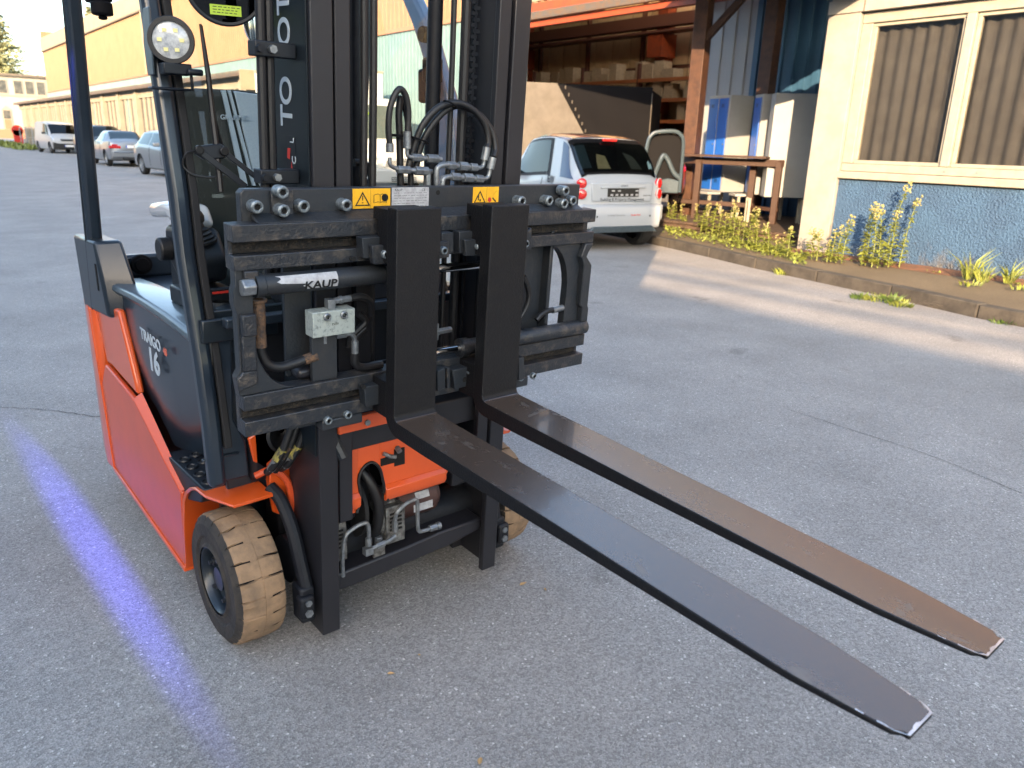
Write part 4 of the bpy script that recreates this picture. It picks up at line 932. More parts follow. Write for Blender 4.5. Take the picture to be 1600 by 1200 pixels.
# blue warning lamp hanging from the roof edge, black housing
bl = onX(152, -8, -.50)
bh = obj('blue_light', MB().box(bl.x-.028, bl.x+.028, bl.y-.045, bl.y+.03, bl.z-.02, bl.z+.18).lathe([(-.02, .0), (-.02, .045), (.0, .05), (.03, .03)], 24, M=Matrix.Translation((bl.x, bl.y+.05, bl.z+.06)) @ Matrix.Rotation(.2, 4, 'Z')).cyl((bl.x, bl.y-.03, bl.z-.055), (bl.x, bl.y-.03, bl.z-.02), .028, 14).cyl((bl.x, bl.y-.03, bl.z-.066), (bl.x, bl.y-.03, bl.z-.055), .012, 12), 'black', lift, bevel=.006)
# seat with mesh back and two pale stripes
Ys = .86
sb = []
bo = [(-.335, 1.500), (-.305, 1.515), (-.25, 1.527), (-.10, 1.53), (.05, 1.515), (.10, 1.48), (.07, 1.36), (.04, 1.30), (.05, 1.22), (.05, 1.02), (-.26, 1.02), (-.285, 1.20), (-.30, 1.235), (-.275, 1.30), (-.315, 1.40)]
bo = [(x-.01, z) for x, z in bo]
st_ = obj('seat_backrest', MB().prism(bo, 'y', Ys, Ys+.09), 'seat_mesh', lift, bevel=.02, seg=3)
_s = lambda px, py: (onY(px, py, Ys-.01).x, onY(px, py, Ys-.01).z)
lt = [_s(367, 142), (.04, 1.512), (.088, 1.478), (.058, 1.36), (.03, 1.30), (.035, 1.10), (.02, 1.04), _s(397, 272)]
obj('backrest_side', MB().prism(lt, 'y', Ys-.005, Ys+.01), 'seat_light', st_, bevel=.003)
for (a0, a1, b0, b1) in (((347, 141), (353, 141), (388, 290), (379, 290)), ((357, 141), (361, 141), (400, 290), (395, 290))):
    obj('stripe', MB().prism([_s(*a0), _s(*a1), _s(*b0), _s(*b1)], 'y', Ys-.008, Ys+.004), 'seat_light', st_)
text('GRAMMER', .020, 'seat_light', st_, frame((onY(368, 184, Ys-.012).x, Ys-.0095, onY(368, 184, Ys-.012).z), (1, 0, 0), (0, 0, 1)), 'lettering', bold=.0003)
obj('seat_cushion', MB().box(-.26, .24, .56, .92, .90, 1.0), 'seat_mesh', lift, bevel=.03)
obj('seat_base', MB().box(-.24, .22, .60, .95, .60, .90), 'plastic_dark', lift, bevel=.02)
# armrest with joysticks
ar = obj('armrest', MB().prism([(.95, 1.185), (.80, 1.20), (.70, 1.195), (.66, 1.14), (.69, 1.12), (.78, 1.155), (.95, 1.14)], 'x', -.415, -.31), 'armrest', lift, bevel=.018, seg=3)
obj('armrest_console', MB().prism([(.74, 1.135), (.66, 1.13), (.60, 1.05), (.62, .98), (.74, .96), (.86, 1.04), (.84, 1.13)], 'x', -.405, -.30), 'plastic_dark', lift, bevel=.02, seg=3)
for x in (-.36, -.12):
    y = .645 if x < -.3 else .62
    j = obj('joystick', MB().lathe([(-.03, .036), (-.022, .038), (-.018, .031), (-.012, .034), (-.006, .027), (0, .030), (.006, .023), (.012, .025), (.018, .015), (.03, .014), (.034, .020), (.048, .024), (.062, .020), (.068, .0)], 20, M=Matrix.Translation((x, y, 1.118)) @ Matrix.Rotation(-math.pi/2-.25, 4, 'Y')), 'rubber', lift)
obj('armrest_console', MB().prism([(.74, 1.135), (.66, 1.11), (.60, 1.05), (.62, .98), (.74, .96), (.86, 1.04), (.84, 1.13)], 'x', -.17, -.08), 'plastic_dark', lift, bevel=.02, seg=3)
obj('adjuster_knob', MB().cyl((-.44, .80, 1.06), (-.40, .80, 1.06), .035, 16), 'rubber', lift, bevel=.006)
obj('armrest_support', MB().box(-.40, -.34, .72, .84, .93, 1.04), 'plastic_dark', lift, bevel=.012)
ob = obj('document_box', MB().box(-.44, -.30, .60, .73, .915, .965), 'plastic_dark', lift, bevel=.006)
obj('warning_strip', MB().box(-.445, -.40, .5975, .60, .948, .955).box(-.36, -.31, .5975, .60, .948, .955), 'label_red', ob)
obj('lever_boot', MB().lathe([(0, .05), (.012, .046), (.014, .040), (.024, .038), (.026, .030), (.04, .026)], 24, M=Matrix.Translation((-.37, .50, .905)) @ Matrix.Rotation(-math.pi/2, 4, 'Y')), 'rubber', lift)
obj('rear_shelf', MB().box(-.49, .49, 1.10, 1.46, .80, .875).box(-.49, .49, 1.42, 1.46, .875, .96), 'truck_grey', lift, bevel=.012)
obj('shelf_knob', MB().lathe([(0, .038), (.012, .036), (.014, .026), (.02, .024), (.02, 0)], 24, M=Matrix.Translation((-.33, 1.415, .925)) @ Matrix.Rotation(math.pi, 4, 'Z') @ Matrix.Rotation(math.pi/2, 4, 'Z')), 'black', lift)
obj('rear_wheel', MB().lathe([(-.09, .10), (-.09, .19), (-.08, .205), (.08, .205), (.09, .19), (.09, .10)], 40, M=Matrix.Translation((0, 1.35, .205))), 'tyre_beige', lift)
# blue light line on the ground: an elliptical spot from the lamp
bs_ = bpy.data.lights.new('blue_spot', 'SPOT'); bs_.energy = 62; bs_.color = (.11, .11, 1); bs_.spot_size = math.radians(95); bs_.spot_blend = 1.0; bs_.shadow_soft_size = .01
bo_ = bpy.data.objects.new('blue_spot', bs_); col.objects.link(bo_); bo_.parent = bh
bo_.location = (-.512, 1.02, 1.76); tgt = Vector((-.675, 1.25, 0))
zax = (Vector(bo_.location)-tgt).normalized(); yax = Vector((0, 1, 0)); xax = yax.cross(zax).normalized(); yax = zax.cross(xax)
mm = Matrix((xax, yax, zax)).transposed().to_4x4(); bo_.matrix_local = Matrix.Translation(bo_.location) @ mm @ Matrix.Diagonal((.048, 1, 1, 1))

# far-side cab pillar with grab knob and black bracket
b = MB(); rows = []
for px, py, w_ in ((622, -30, .05), (640, 0, .055), (655, 35, .06), (668, 75, .06), (679, 115, .06), (686, 150, .075), (690, 200, .09), (694, 300, .09)):
    p = onX(px, py, .5); rows.append([(.48, p.y-w_, p.z), (.53, p.y-w_, p.z), (.53, p.y+w_*.4, p.z), (.48, p.y+w_*.4, p.z)])
b.v = [p for r in rows for p in r]
for i in range(len(rows)-1):
    for j in range(4): b.f.append((i*4+j, i*4+(j+1) % 4, (i+1)*4+(j+1) % 4, (i+1)*4+j)); b.mi.append(0)
cp2 = obj('cab_pillar', b, 'pillar_sky_tone', lift, bevel=.012, seg=3)
p = onX(665, 54, .47); obj('grab_knob', MB().cyl((.45, p.y, p.z), (.48, p.y, p.z), .026, 20), 'black', lift, bevel=.006)
p = onX(676, 132, .47); obj('pillar_bracket', MB().box(.44, .478, p.y-.03, p.y+.05, p.z-.06, p.z+.05).box(.41, .46, p.y-.08, p.y-.02, p.z-.0, p.z+.08), 'black', lift, bevel=.01)
# ================================================================== SETTING
struct('ground', MB().add([(-400, -400, 0), (400, -400, 0), (400, 500, 0), (-400, 500, 0)], [(0, 1, 2, 3)]), 'asphalt', smooth=False)
# cracks and seams in the asphalt: thin tar lines 3 mm above it
def crack(pts, w_, z=.003):
    b = MB(); P = smooth_path([(p[0], p[1], z) for p in pts], 10); rows = []
    for i, p in enumerate(P):
        t = (P[min(i+1, len(P)-1)]-P[max(i-1, 0)]).normalized(); n = Vector((-t.y, t.x, 0)); j = Vector((rnd.uniform(-1, 1), rnd.uniform(-1, 1), 0))*w_*.9; ww = w_*rnd.uniform(.4, 1.1)/2
        rows.append([tuple(p+n*ww+j), tuple(p-n*ww+j)])
    return struct('asphalt_crack', b.grid(rows), 'rubber_matte', smooth=False)
crack([onZ(0, 637), onZ(60, 640), onZ(110, 646), onZ(172, 655), onZ(230, 668)], .006)
crack([onZ(1230, 640), onZ(1330, 672), onZ(1460, 715), onZ(1598, 772)], .004)
def seam(pts, w_): 
    o = crack(pts, w_); o.data.materials[0] = MATS['label_grey']; return o
seam([onZ(110, 346), onZ(250, 332), onZ(420, 320)], .014); seam([onZ(110, 356), onZ(250, 349), onZ(420, 340)], .014)

# ---- hall with orange cladding
HR = -.033
hall = thing('warehouse_hall', 'long warehouse hall with orange upper cladding, cream fascia and open bay full of racking', 'warehouse', (12, 0, 0), HR)
def corr(y0, y1, z0, z1, pitch=.25, dep=.035, x=0, flat=.5):
    """trapezoid sheet facing -x"""
    b = MB(); prof = []; y = y0; k = 0
    while y < y1-1e-6:
        e = min(y+pitch, y1)
        for f, d in ((0, 0), (flat*.9, 0), (flat, 1), (.92, 1), (1, 0)):
            yy = y+f*pitch
            if yy > e: break
            prof.append((x-dep*d, yy))
        y = e
    n = len(prof); vs = [(p[0], p[1], z0) for p in prof]+[(p[0], p[1], z1) for p in prof]
    return b.add(vs, [(i, i+1, n+i+1, n+i) for i in range(n-1)])
y = -24.
while y < 82:
    e = min(y+6.0, 82.)
    cream = False
    obj('cladding_sheet', corr(y, e-.02, 4.62, 7.85, .25, .03), 'cladding_orange', hall, smooth=False)
    obj('fascia_panel', MB().box(-.12, .1, y, e-.015, 7.95, 8.95), 'fascia_cream', hall, smooth=False)
    y = e
obj('cream_sheet', corr(5.5, 14.6, 4.66, 7.8, .9, .012, x=-.04), 'fascia_cream', hall, smooth=False)
obj('roof_gutter', MB().box(-.16, -.04, -24, 82, 7.86, 7.94), 'roof_edge', hall, smooth=False)
for yy in (48.4, 15, 66): obj('downpipe', MB().cyl((-.1, yy, 4.6), (-.1, yy, 7.9), .06, 10), 'fascia_cream', hall)
obj('rust_trim', MB().box(-.08, .02, 13.9, 82, 4.50, 4.61), 'trim_rust', hall, smooth=False)
for k in range(12):
    y0 = 13.95+k*5.7; obj('cladding_sheet', corr(y0, y0+5.69, 0, 4.49, .19, .022), 'cladding_teal', hall, smooth=False)
obj('hall_roof', MB().prism([(0, 8.6), (.1, 8.95), (16, 10.2), (16, 9.9)], 'y', 13.9, 82).prism([(0, 8.6), (.1, 8.95), (16, 10.2), (16, 9.9)], 'y', -24, 3), 'roof_edge', hall, smooth=False)
obj('gable_wall', MB().box(0, 16, 81.8, 82, 0, 9.6), 'cladding_orange', hall, smooth=False)
# opening: beams and gutter
obj('lintel_beam', MB().box(-.06, .12, 5.0, 14.0, 4.42, 4.62), 'beam_orange', hall, smooth=False)
obj('opening_gutter', MB().box(-.16, -.03, 5.0, 14.0, 4.24, 4.40).box(-.10, -.06, 5.0, 14.0, 4.40, 4.43), 'gutter', hall, smooth=False, bevel=.02)
obj('lintel_beam', MB().box(-.04, .12, 5.0, 14.0, 4.10, 4.235), 'beam_orange', hall, smooth=False)
# interior
obj('interior_back_wall', MB().box(8.2, 8.3, 2, 26, 0, 8.5), 'interior_brown', hall, smooth=False)
WP = MB().box(-.02, 0, 0, .84, 0, 1.0).mesh(['wall_panel'], smooth=False)
zs = [(5.62, .95), (6.62, .95), (4.02, 1.35), (2.3, 1.6)]
for z0, h in zs:
    y = 7.0
    while y < 25.5:
        o = obj('wall_panel', WP, None, hall, loc=(8.19, y, z0)); o.scale = (1, 1, h); y += .87
for yy in (9.5, 12.2, 14.9, 17.6, 20.3, 23.0): obj('wall_post', MB().box(8.02, 8.18, yy, yy+.10, 0, 8.4), 'interior_brown', hall, smooth=False)
for yy in (8.9, 16.2, 23.4): obj('steel_column', MB().box(7.6, 8.0, yy, yy+.42, 0, 8.4).box(7.3, 8.0, yy-.1, yy+.52, 4.2, 4.9), 'beam_orange', hall, smooth=False)
obj('crane_beam', MB().box(7.3, 7.7, 6, 25, 5.10, 5.45).box(7.2, 7.8, 6, 25, 4.92, 4.98), 'interior_brown', hall, smooth=False)
obj('interior_side_wall', MB().box(.1, 8.2, 25.8, 26, 0, 8.5).box(.6, 8.2, 3.0, 3.2, 0, 8.5), 'wall_panel', hall, smooth=False)
obj('interior_roof', MB().box(.1, 1.0, 2, 26, 8.5, 8.6).box(7.2, 8.4, 2, 26, 8.5, 8.6), 'interior_brown', hall, smooth=False)
# racking and boxes
rack = thing('pallet_racking', 'long storage racking with orange and tan beams along the back wall of the hall', 'shelving', (12, 0, 0), HR)
RX = 7.0
for yy in (8.6, 11.3, 14.0, 16.7, 19.4, 22.1):
    for dx in (0, .9): obj('upright', MB().box(RX+dx, RX+dx+.09, yy, yy+.10, 0, 4.5 if yy < 15 else 4.0), 'dark_paint' if yy < 13 else 'interior_brown', rack, smooth=False)
    obj('brace', MB().tube([(RX+.05, yy+.05, 1), (RX+.95, yy+.05, 2), (RX+.05, yy+.05, 3), (RX+.95, yy+.05, 3.8)], .015, 5), 'dark_paint', rack)
levels = (.9, 1.55, 2.25, 2.90, 3.52)
for z in levels:
    for i, yy in enumerate((8.7, 11.4, 14.1, 16.8, 19.5)):
        obj('shelf_beam', MB().box(RX-.04, RX, yy, yy+2.6, z-.11, z), 'shelf_tan' if (z > 2 and yy < 14) else 'shelf_orange', rack, smooth=False)
        obj('shelf_board', MB().box(RX, RX+.95, yy, yy+2.6, z-.03, z), 'cardboard', rack, smooth=False)
rot = Matrix.Rotation(HR, 4, 'Z')
bxm = [MB().box(0, .45, -.5, .5, 0, 1).mesh(['cardboard'], smooth=False)]
names = {0: 'bottom', 1: 'lower', 2: 'middle', 3: 'second highest', 4: 'top'}
ORD = 'first second third fourth fifth sixth seventh eighth ninth tenth eleventh twelfth thirteenth fourteenth fifteenth sixteenth seventeenth eighteenth nineteenth twentieth twenty-first twenty-second twenty-third twenty-fourth twenty-fifth twenty-sixth twenty-seventh twenty-eighth'.split()
for li, z in enumerate(levels[1:], 1):
    y = 8.85; nb_ = 0
    while y < 21.8:
        w_ = rnd.uniform(.30, .52); h = rnd.uniform(.20, .48) if li < 4 else rnd.uniform(.22, .55)
        if rnd.random() < .9:
            P = Vector((12, 0, 0)) + rot @ Vector((RX+rnd.uniform(.02, .12), y+w_/2, z))
            o = obj('cardboard_box', bxm[0], None, loc=P, rot=(0, 0, HR+rnd.uniform(-.08, .08))); o.scale = (1, w_, h)
            tag(o, f'{ORD[nb_]} cardboard box from the right on the {names[li]} shelf of the hall racking', 'box', 'cardboard boxes on the hall racking')
            if rnd.random() < .25 and h < .4:
                o = obj('cardboard_box', bxm[0], None, loc=P+Vector((.02, .03, h+.002)), rot=(0, 0, HR+.1)); o.scale = (.9, w_*.8, h*.7)
                tag(o, f'small box lying on the {ORD[nb_]} box from the right on the {names[li]} racking shelf', 'box', 'cardboard boxes on the hall racking')
            nb_ += 1
        y += w_+rnd.uniform(.01, .10)

# ---- low lean-to with window strips in front of the hall
lean = thing('workshop_annex', 'low pale workshop annex with tall window strips between cream pillars along the hall', 'building', (9.2, 0, 0), HR)
LT = 3.35
obj('annex_roof', MB().box(-.35, 2.8, 25.3, 79.5, LT-.06, LT+.10), 'roof_edge', lean, smooth=False)
obj('fascia_board', MB().box(-.37, -.355, 25.3, 79.5, LT-.07, LT+.03), 'gutter', lean, smooth=False)
obj('end_wall', MB().box(-.1, 2.78, 25.5, 25.7, 0, LT-.06), 'cream_wall', lean, smooth=False)
obj('end_fascia', MB().box(-.37, 2.8, 25.2, 25.29, LT-.5, LT+.12), 'fascia_cream', lean, smooth=False)
obj('plinth', MB().box(.0, .2, 25.7, 79.3, 0, .55), 'cream_wall', lean, smooth=False)
obj('head_band', MB().box(.0, .2, 25.7, 79.3, LT-.42, LT-.06), 'cream_wall', lean, smooth=False)
obj('inner_wall', MB().box(.3, .4, 25.7, 79.3, 0, LT-.1), 'window_dark', lean, smooth=False)
PM = MB().box(-.10, .18, -.18, .18, 0, LT-.06).mesh(['cream_wall'], smooth=False)
MM_ = MB().box(.02, .12, -.06, .06, .55, LT-.42).mesh(['white_frame'], smooth=False)
GM = MB().box(.10, .115, -.33, .33, .55, LT-.42).mesh(['window_dark'], smooth=False)
GM2 = MB().box(.10, .115, -.33, .33, .55, LT-.42).mesh(['cladding_teal'], smooth=False)
y = 26.0; k = 0
while y < 76.5:
    obj('pillar', PM, None, lean, loc=(0, y, 0))
    for j in range(4):
        yy = y+.55+.80*j
        if j: obj('mullion', MM_, None, lean, loc=(0, yy-.41, 0))
        obj('window_pane', GM2 if (k in (0, 7) or (k*7+j*3) % 17 == 0) else GM, None, lean, loc=(0, yy, 0))
    y += 3.55; k += 1

# ---- far white building and tree
far = thing('white_building', 'bright white two-storey building closing off the far end of the road', 'building', (0, 130, 0))
obj('wall', MB().box(-45, 26, 0, 12, 0, 8.2), 'white_wall', far, smooth=False)
obj('roof_edge', MB().box(-45.5, 26.5, -.5, 12.5, 8.2, 8.5), 'roof_edge', far, smooth=False)
obj('base_band', MB().box(-45, 26.1, -.06, .0, 0, 1.2), 'trim_rust', far, smooth=False)
obj('string_course', MB().box(-45, 26.1, -.09, -.01, 5.55, 5.75), 'cream_wall', far, smooth=False)
for k in range(14):
    xl = 24.9-1.38*k-(.5 if k > 3 else 0)
    wdw = obj('window', MB().box(xl-1.15, xl, -.08, -.01, 5.85, 7.75), 'white_frame', far, smooth=False)
    obj('pane', MB().box(xl-1.05, xl-.12, -.11, -.09, 5.97, 7.62), 'window_dark', wdw, smooth=False)
for k in range(6):
    xl = 18.9-5*k
    wdw = obj('window', MB().prism([(xl-1.1, 1.2), (xl, 1.2), (xl, 3.8), (xl-.55, 4.3), (xl-1.1, 3.8)], 'y', -.08, -.01), 'cream_wall', far, smooth=False)
    obj('pane', MB().box(xl-.95, xl-.15, -.11, -.09, 2.6, 3.7), 'window_dark', wdw, smooth=False)
    obj('door', MB().box(xl-.95, xl-.15, -.11, -.09, 1.25, 2.5), 'cladding_orange', wdw, smooth=False)
def conifer(x, y, H, R, label, group=None, seed=1):
    r = random.Random(seed); t = thing('conifer_tree', label, 'tree', (x, y, 0), 0, group)
    obj('trunk', MB().tube([(0, 0, 0), (.1, 0, H*.5), (0, 0, H*.96)], [.45, .28, .05], 8), 'bark', t)
    b = MB(); lev = 34
    for i in range(lev):
        f = i/lev; z = H*(.12+.86*f); rad = R*(1-f)**.8*(.85+.3*r.random()); nb = int(9+10*(1-f))
        for k in range(nb):
            a = r.random()*6.283; l = rad*(.65+.45*r.random()); d = Vector((math.cos(a), math.sin(a), 0))
            for q_ in range(int(7+l*5)):
                u_ = q_/(7+l*5); p = d*(l*(.15+.85*u_))+Vector((0, 0, z+.25*l*math.sin(u_*2.6)-.12*l*u_))
                p += Vector((r.gauss(0, .16), r.gauss(0, .16), r.gauss(0, .12))); s = .42*(1.1-.5*u_)
                e1 = Vector((r.uniform(-1, 1), r.uniform(-1, 1), r.uniform(-.5, .5))).normalized()*s; e2 = Vector((r.uniform(-1, 1), r.uniform(-1, 1), r.uniform(-.9, .3))).normalized()*s*.45
                b.add([tuple(p-e1), tuple(p+e2), tuple(p+e1), tuple(p-e2)], [(0, 1, 2, 3)])
    obj('crown', b, 'needle', t, smooth=False); return t
conifer(23.0, 160, 22.5, 8.0, 'tall pale green conifer rising behind the far white building')
conifer(37.5, 160, 22.8, 4.5, 'smaller conifer whose tip shows just over the hall roof', seed=4)

# ---- white office building with blue stucco (right)
WR = -.05; WX = 8.325
off = thing('office_building', 'pale plastered office building with blue stucco under its big curtained windows', 'building', (WX, 0, 0), WR)
obj('corner_pillar', MB().box(-.06, .35, 3.35, 3.77, 0, 2.99), 'pillar_plaster', off, smooth=False, bevel=.008)
obj('side_wall', MB().box(.35, 5.5, 3.42, 3.70, 0, 3.6), 'pillar_plaster', off, smooth=False)
obj('stucco_panel', MB().box(.0, .22, -22, 3.345, -.1, 1.075), 'stucco_blue', off, smooth=False)
obj('fascia_band', MB().box(-.08, .35, -22, 3.77, 2.995, 3.14).box(-.02, .3, -22, 3.77, 3.145, 3.70), 'pillar_plaster', off, smooth=False)
obj('drip_edge', MB().box(-.14, .35, -22, 3.79, 3.70, 3.80), 'roof_edge', off, smooth=False)
obj('added_shade_slab', MB().box(-2.1, -.10, 3.30, 3.79, 3.16, 3.95), 'roof_edge', off, smooth=False)  # unseen slab added to throw shade on the lockers
obj('flat_roof', MB().box(.35, 5.5, -22, 3.77, 3.60, 3.72), 'roof_edge', off, smooth=False)
obj('wall_joint', MB().box(-.084, -.079, 3.30, 3.315, 2.995, 3.14), 'roof_edge', off, smooth=False)
for wn in range(3):
    y1 = 3.345-wn*7.0; y0 = y1-6.6
    fr = obj('window', MB().box(.0, .20, y0, y1, 1.185, 1.275).box(.0, .20, y0, y1, 2.87, 2.985).box(.0, .20, y1-.13, y1, 1.28, 2.865).box(.0, .20, y0, y0+.13, 1.28, 2.865), 'white_frame', off, smooth=False, bevel=.006)
    yy = y1-.13
    obj('window_sill', MB().box(-.06, .20, y0-.02, y1+.01, 1.095, 1.180), 'white_frame', fr, smooth=False, bevel=.008)
    while yy > y0+.5:
        e = max(yy-1.06, y0+.13)
        obj('sash', MB().box(.035, .10, e, yy, 1.278, 1.318).box(.035, .10, e, yy, 2.83, 2.868).box(.035, .10, e, e+.04, 1.32, 2.828).box(.035, .10, yy-.04, yy, 1.32, 2.828), 'white_frame', fr, smooth=False, bevel=.004)
        obj('pane', MB().box(.062, .068, e+.04, yy-.04, 1.318, 2.83), 'pane_glass', fr, smooth=False)
        obj('mullion', MB().box(-.008, .15, e-.10, e-.004, 1.28, 2.868), 'white_frame', fr, smooth=False, bevel=.005)
        yy = e-.105
    rows = []; n = int((y1-y0)/.03)
    for i in range(n+1):
        yv = y0+(y1-y0)*i/n; xx = .155+.022*math.sin(yv*2*math.pi/.155+.6*math.sin(yv*3))+.006*math.sin(yv*31)
        rows.append([(xx, yv, 1.26), (xx+.004, yv, 2.0), (xx, yv, 2.9)])
    obj('curtain', MB().grid(rows), 'blind', fr, ang=80)
    obj('window_screw', MB().cyl((-.001, y1-1.25, 1.225), (.002, y1-1.25, 1.225), .012, 10).cyl((-.001, y1-1.6, 1.225), (.002, y1-1.6, 1.225), .012, 10), 'zinc', fr)
obj('room_floor', MB().box(.25, 5.3, -22, 3.4, .02, .06), 'concrete', off, smooth=False)
obj('room_back_wall', MB().box(5.3, 5.5, -22, 3.4, .06, 3.6), 'pillar_plaster', off, smooth=False)

# ---- footpath with kerb
kp = [(6.15, -6), (6.35, -2), (6.44, .35), (6.80, 1.60), (7.03, 2.45), (7.32, 3.6), (7.80, 5.0), (8.25, 6.6), (8.6, 8.4), (8.9, 11.5)]
K = smooth_path([(x, y, 0) for x, y in kp], 6)
b = MB(); rows = [[(p.x+.12, p.y, .118), (max(p.x+.3, 12.1), p.y, .14)] for p in K]; b.grid(rows)
struct('footpath', b, 'path_asphalt', smooth=False)
kerb_root = bpy.data.objects.new('kerb', None); col.objects.link(kerb_root); kerb_root['kind'] = 'structure'
def along(K, step):
    out = [K[0]]; acc = 0
    for a, c in zip(K[:-1], K[1:]):
        L_ = (c-a).length; 
        while acc+L_ >= step:
            t = (step-acc)/L_; a = a+(c-a)*t; out.append(a); L_ = (c-a).length; acc = 0
        acc += L_
    return out
KP = along(K, .98)
for i, (a, c) in enumerate(zip(KP[:-1], KP[1:])):
    d = (c-a).normalized(); n = Vector((d.y, -d.x, 0)); a2, c2 = a+d*.006, c-d*.006; h = .125+rnd.uniform(-.006, .006)
    if n.x < 0: n = -n
    vs = [a2, c2, c2+n*.14, a2+n*.14]
    V = [(v.x, v.y, -.05) for v in vs]+[(v.x+(.012*n.x if k < 2 else 0), v.y, h) for k, v in enumerate(vs)]
    obj('kerb_stone', MB().add(V, [(0, 3, 2, 1), (4, 5, 6, 7), (0, 1, 5, 4), (1, 2, 6, 5), (2, 3, 7, 6), (3, 0, 4, 7)]), 'kerb_stone', kerb_root, bevel=.012)
# strip of soil against the wall, with a ragged edge
rows = []
for i in range(60):
    y = -2+.1*i; xx = WX+.05*y; rows.append([(xx-.02, y, .165), (xx-.10-.05*rnd.random(), y, .16), (xx-.19-.09*rnd.random()-.05*math.sin(y*4), y, .125)])
struct('soil_strip', MB().grid(rows), 'soil')

# ---- recess: blue sheet wall, posts, canopy, deck
rec = thing('blue_sheet_wall', 'dark blue ribbed metal wall behind the lockers with a lighter grey section', 'wall', (12.35, 0, 0), HR)
obj('cladding_sheet', corr(3.4, 7.55, 0, 4.3, .26, .04), 'cladding_blue', rec, smooth=False)
obj('cladding_sheet', corr(7.56, 8.75, 0, 4.3, .30, .03), 'cladding_grey', rec, smooth=False)
obj('cable', MB().tube([(-.06, 4.5, 3.1), (-.06, 5.2, 3.08), (-.06, 5.4, 3.12), (-.06, 5.4, 4.2)], .008, 6), 'cladding_grey', rec)
can = thing('canopy', 'flat timber canopy, its unseen roof widened for shade, over the recess beside the hall', 'roof', (0, 0, 0))
obj('unseen_canopy_roof', MB().box(6.9, 12.3, 3.0, 8.9, 4.30, 4.42), 'roof_edge', can, smooth=False)  # unseen; widened over the path so its shade reaches the blue wall
obj('canopy_beam', MB().box(9.0, 9.16, 3.1, 8.9, 4.08, 4.295), 'wood_dark', can, smooth=False)
deck = thing('timber_deck', 'weathered low timber deck under the posts beside the office', 'deck', (0, 0, 0))
x0, x1, y0, y1 = 9.25, 12.2, 4.05, 8.6
x = y0
k = 0
while x < y1:
    obj('plank', MB().box(x0+rnd.uniform(-.02, .02), x1, x+.004, min(x+.14, y1)-.004, .215, .25), 'deck_wood', deck, smooth=False); x += .145
obj('joist', MB().box(x0+.05, x0+.12, y0, y1, .142, .213).box(x0+1.4, x0+1.47, y0, y1, .142, .213), 'deck_wood', deck, smooth=False)
# posts
P1 = onZ(1070, 343, .15); 
pt = thing('timber_post', 'thick dark timber post between the open hall bay and the lockers', 'post', (P1.x, P1.y, .14), .2)
obj('post', MB().box(-.12, .12, -.12, .12, 0, 4.2), 'wood_post', pt, bevel=.01)
obj('second_post', MB().box(.13, .21, -.05, .09, 0, 4.2), 'wood_post', pt, bevel=.008)
obj('corner_brace', MB().prism([(-.06, 2.95), (-.06, 3.12), (-1.0, 4.05), (-1.15, 4.05)], 'x', -.05, .05), 'wood_dark', pt, bevel=.006)
p2 = onX(1196, 145, 12.1)
pt2 = thing('timber_post', 'reddish timber post against the blue ribbed wall above the lockers', 'post', (p2.x, p2.y, .14), HR)
obj('post', MB().box(-.11, .11, -.13, .13, 0, 4.15), 'wood_post', pt2, bevel=.008)
# table frame
cr, cl, fr_r = onZ(1168, 345, .25), onZ(1052, 336, .25), onZ(1205, 350, .25)
tb = thing('work_table', 'tall dark brown wooden table frame standing in front of the blue lockers', 'table', (cr.x, cr.y, .25), 0)
H_ = 1.02; dv = Vector((cl.x-cr.x, cl.y-cr.y, 0)); dw = Vector((fr_r.x-cr.x, fr_r.y-cr.y, 0)); dwn = dw.normalized()*.55
dvn = dv.normalized(); Lt = dv.length
legs = [Vector((0, 0, 0)), dvn*Lt, dwn, dvn*Lt+dwn]
az = math.atan2(dvn.y, dvn.x)
for l in legs: obj('leg', MB().box(-.05, .05, -.045, .045, 0, H_-.04), 'wood_dark', tb, loc=tuple(l), rot=(0, 0, az), bevel=.006)
def beam(a, c, w_, h, z): 
    d = c-a; m_ = Matrix.Translation(a) @ Matrix.Rotation(math.atan2(d.y, d.x), 4, 'Z')
    return MB().box(-.07, d.length+.07, -w_/2, w_/2, z, z+h, M=m_)
for i, (a, c, z, h, w_) in enumerate(((0, 1, H_-.12, .11, .05), (2, 3, H_-.12, .11, .05), (0, 2, H_-.12, .11, .05), (1, 3, H_-.12, .11, .05), (0, 1, .22, .07, .10), (0, 2, .20, .06, .05))):
    obj('rail', beam(legs[a], legs[c], w_, h, z), 'wood_dark', tb, bevel=.005)
top = beam((legs[0]+legs[2])/2, (legs[1]+legs[3])/2, dwn.length+.14, .035, H_)
obj('tabletop', top, 'wood_dark', tb, bevel=.005)
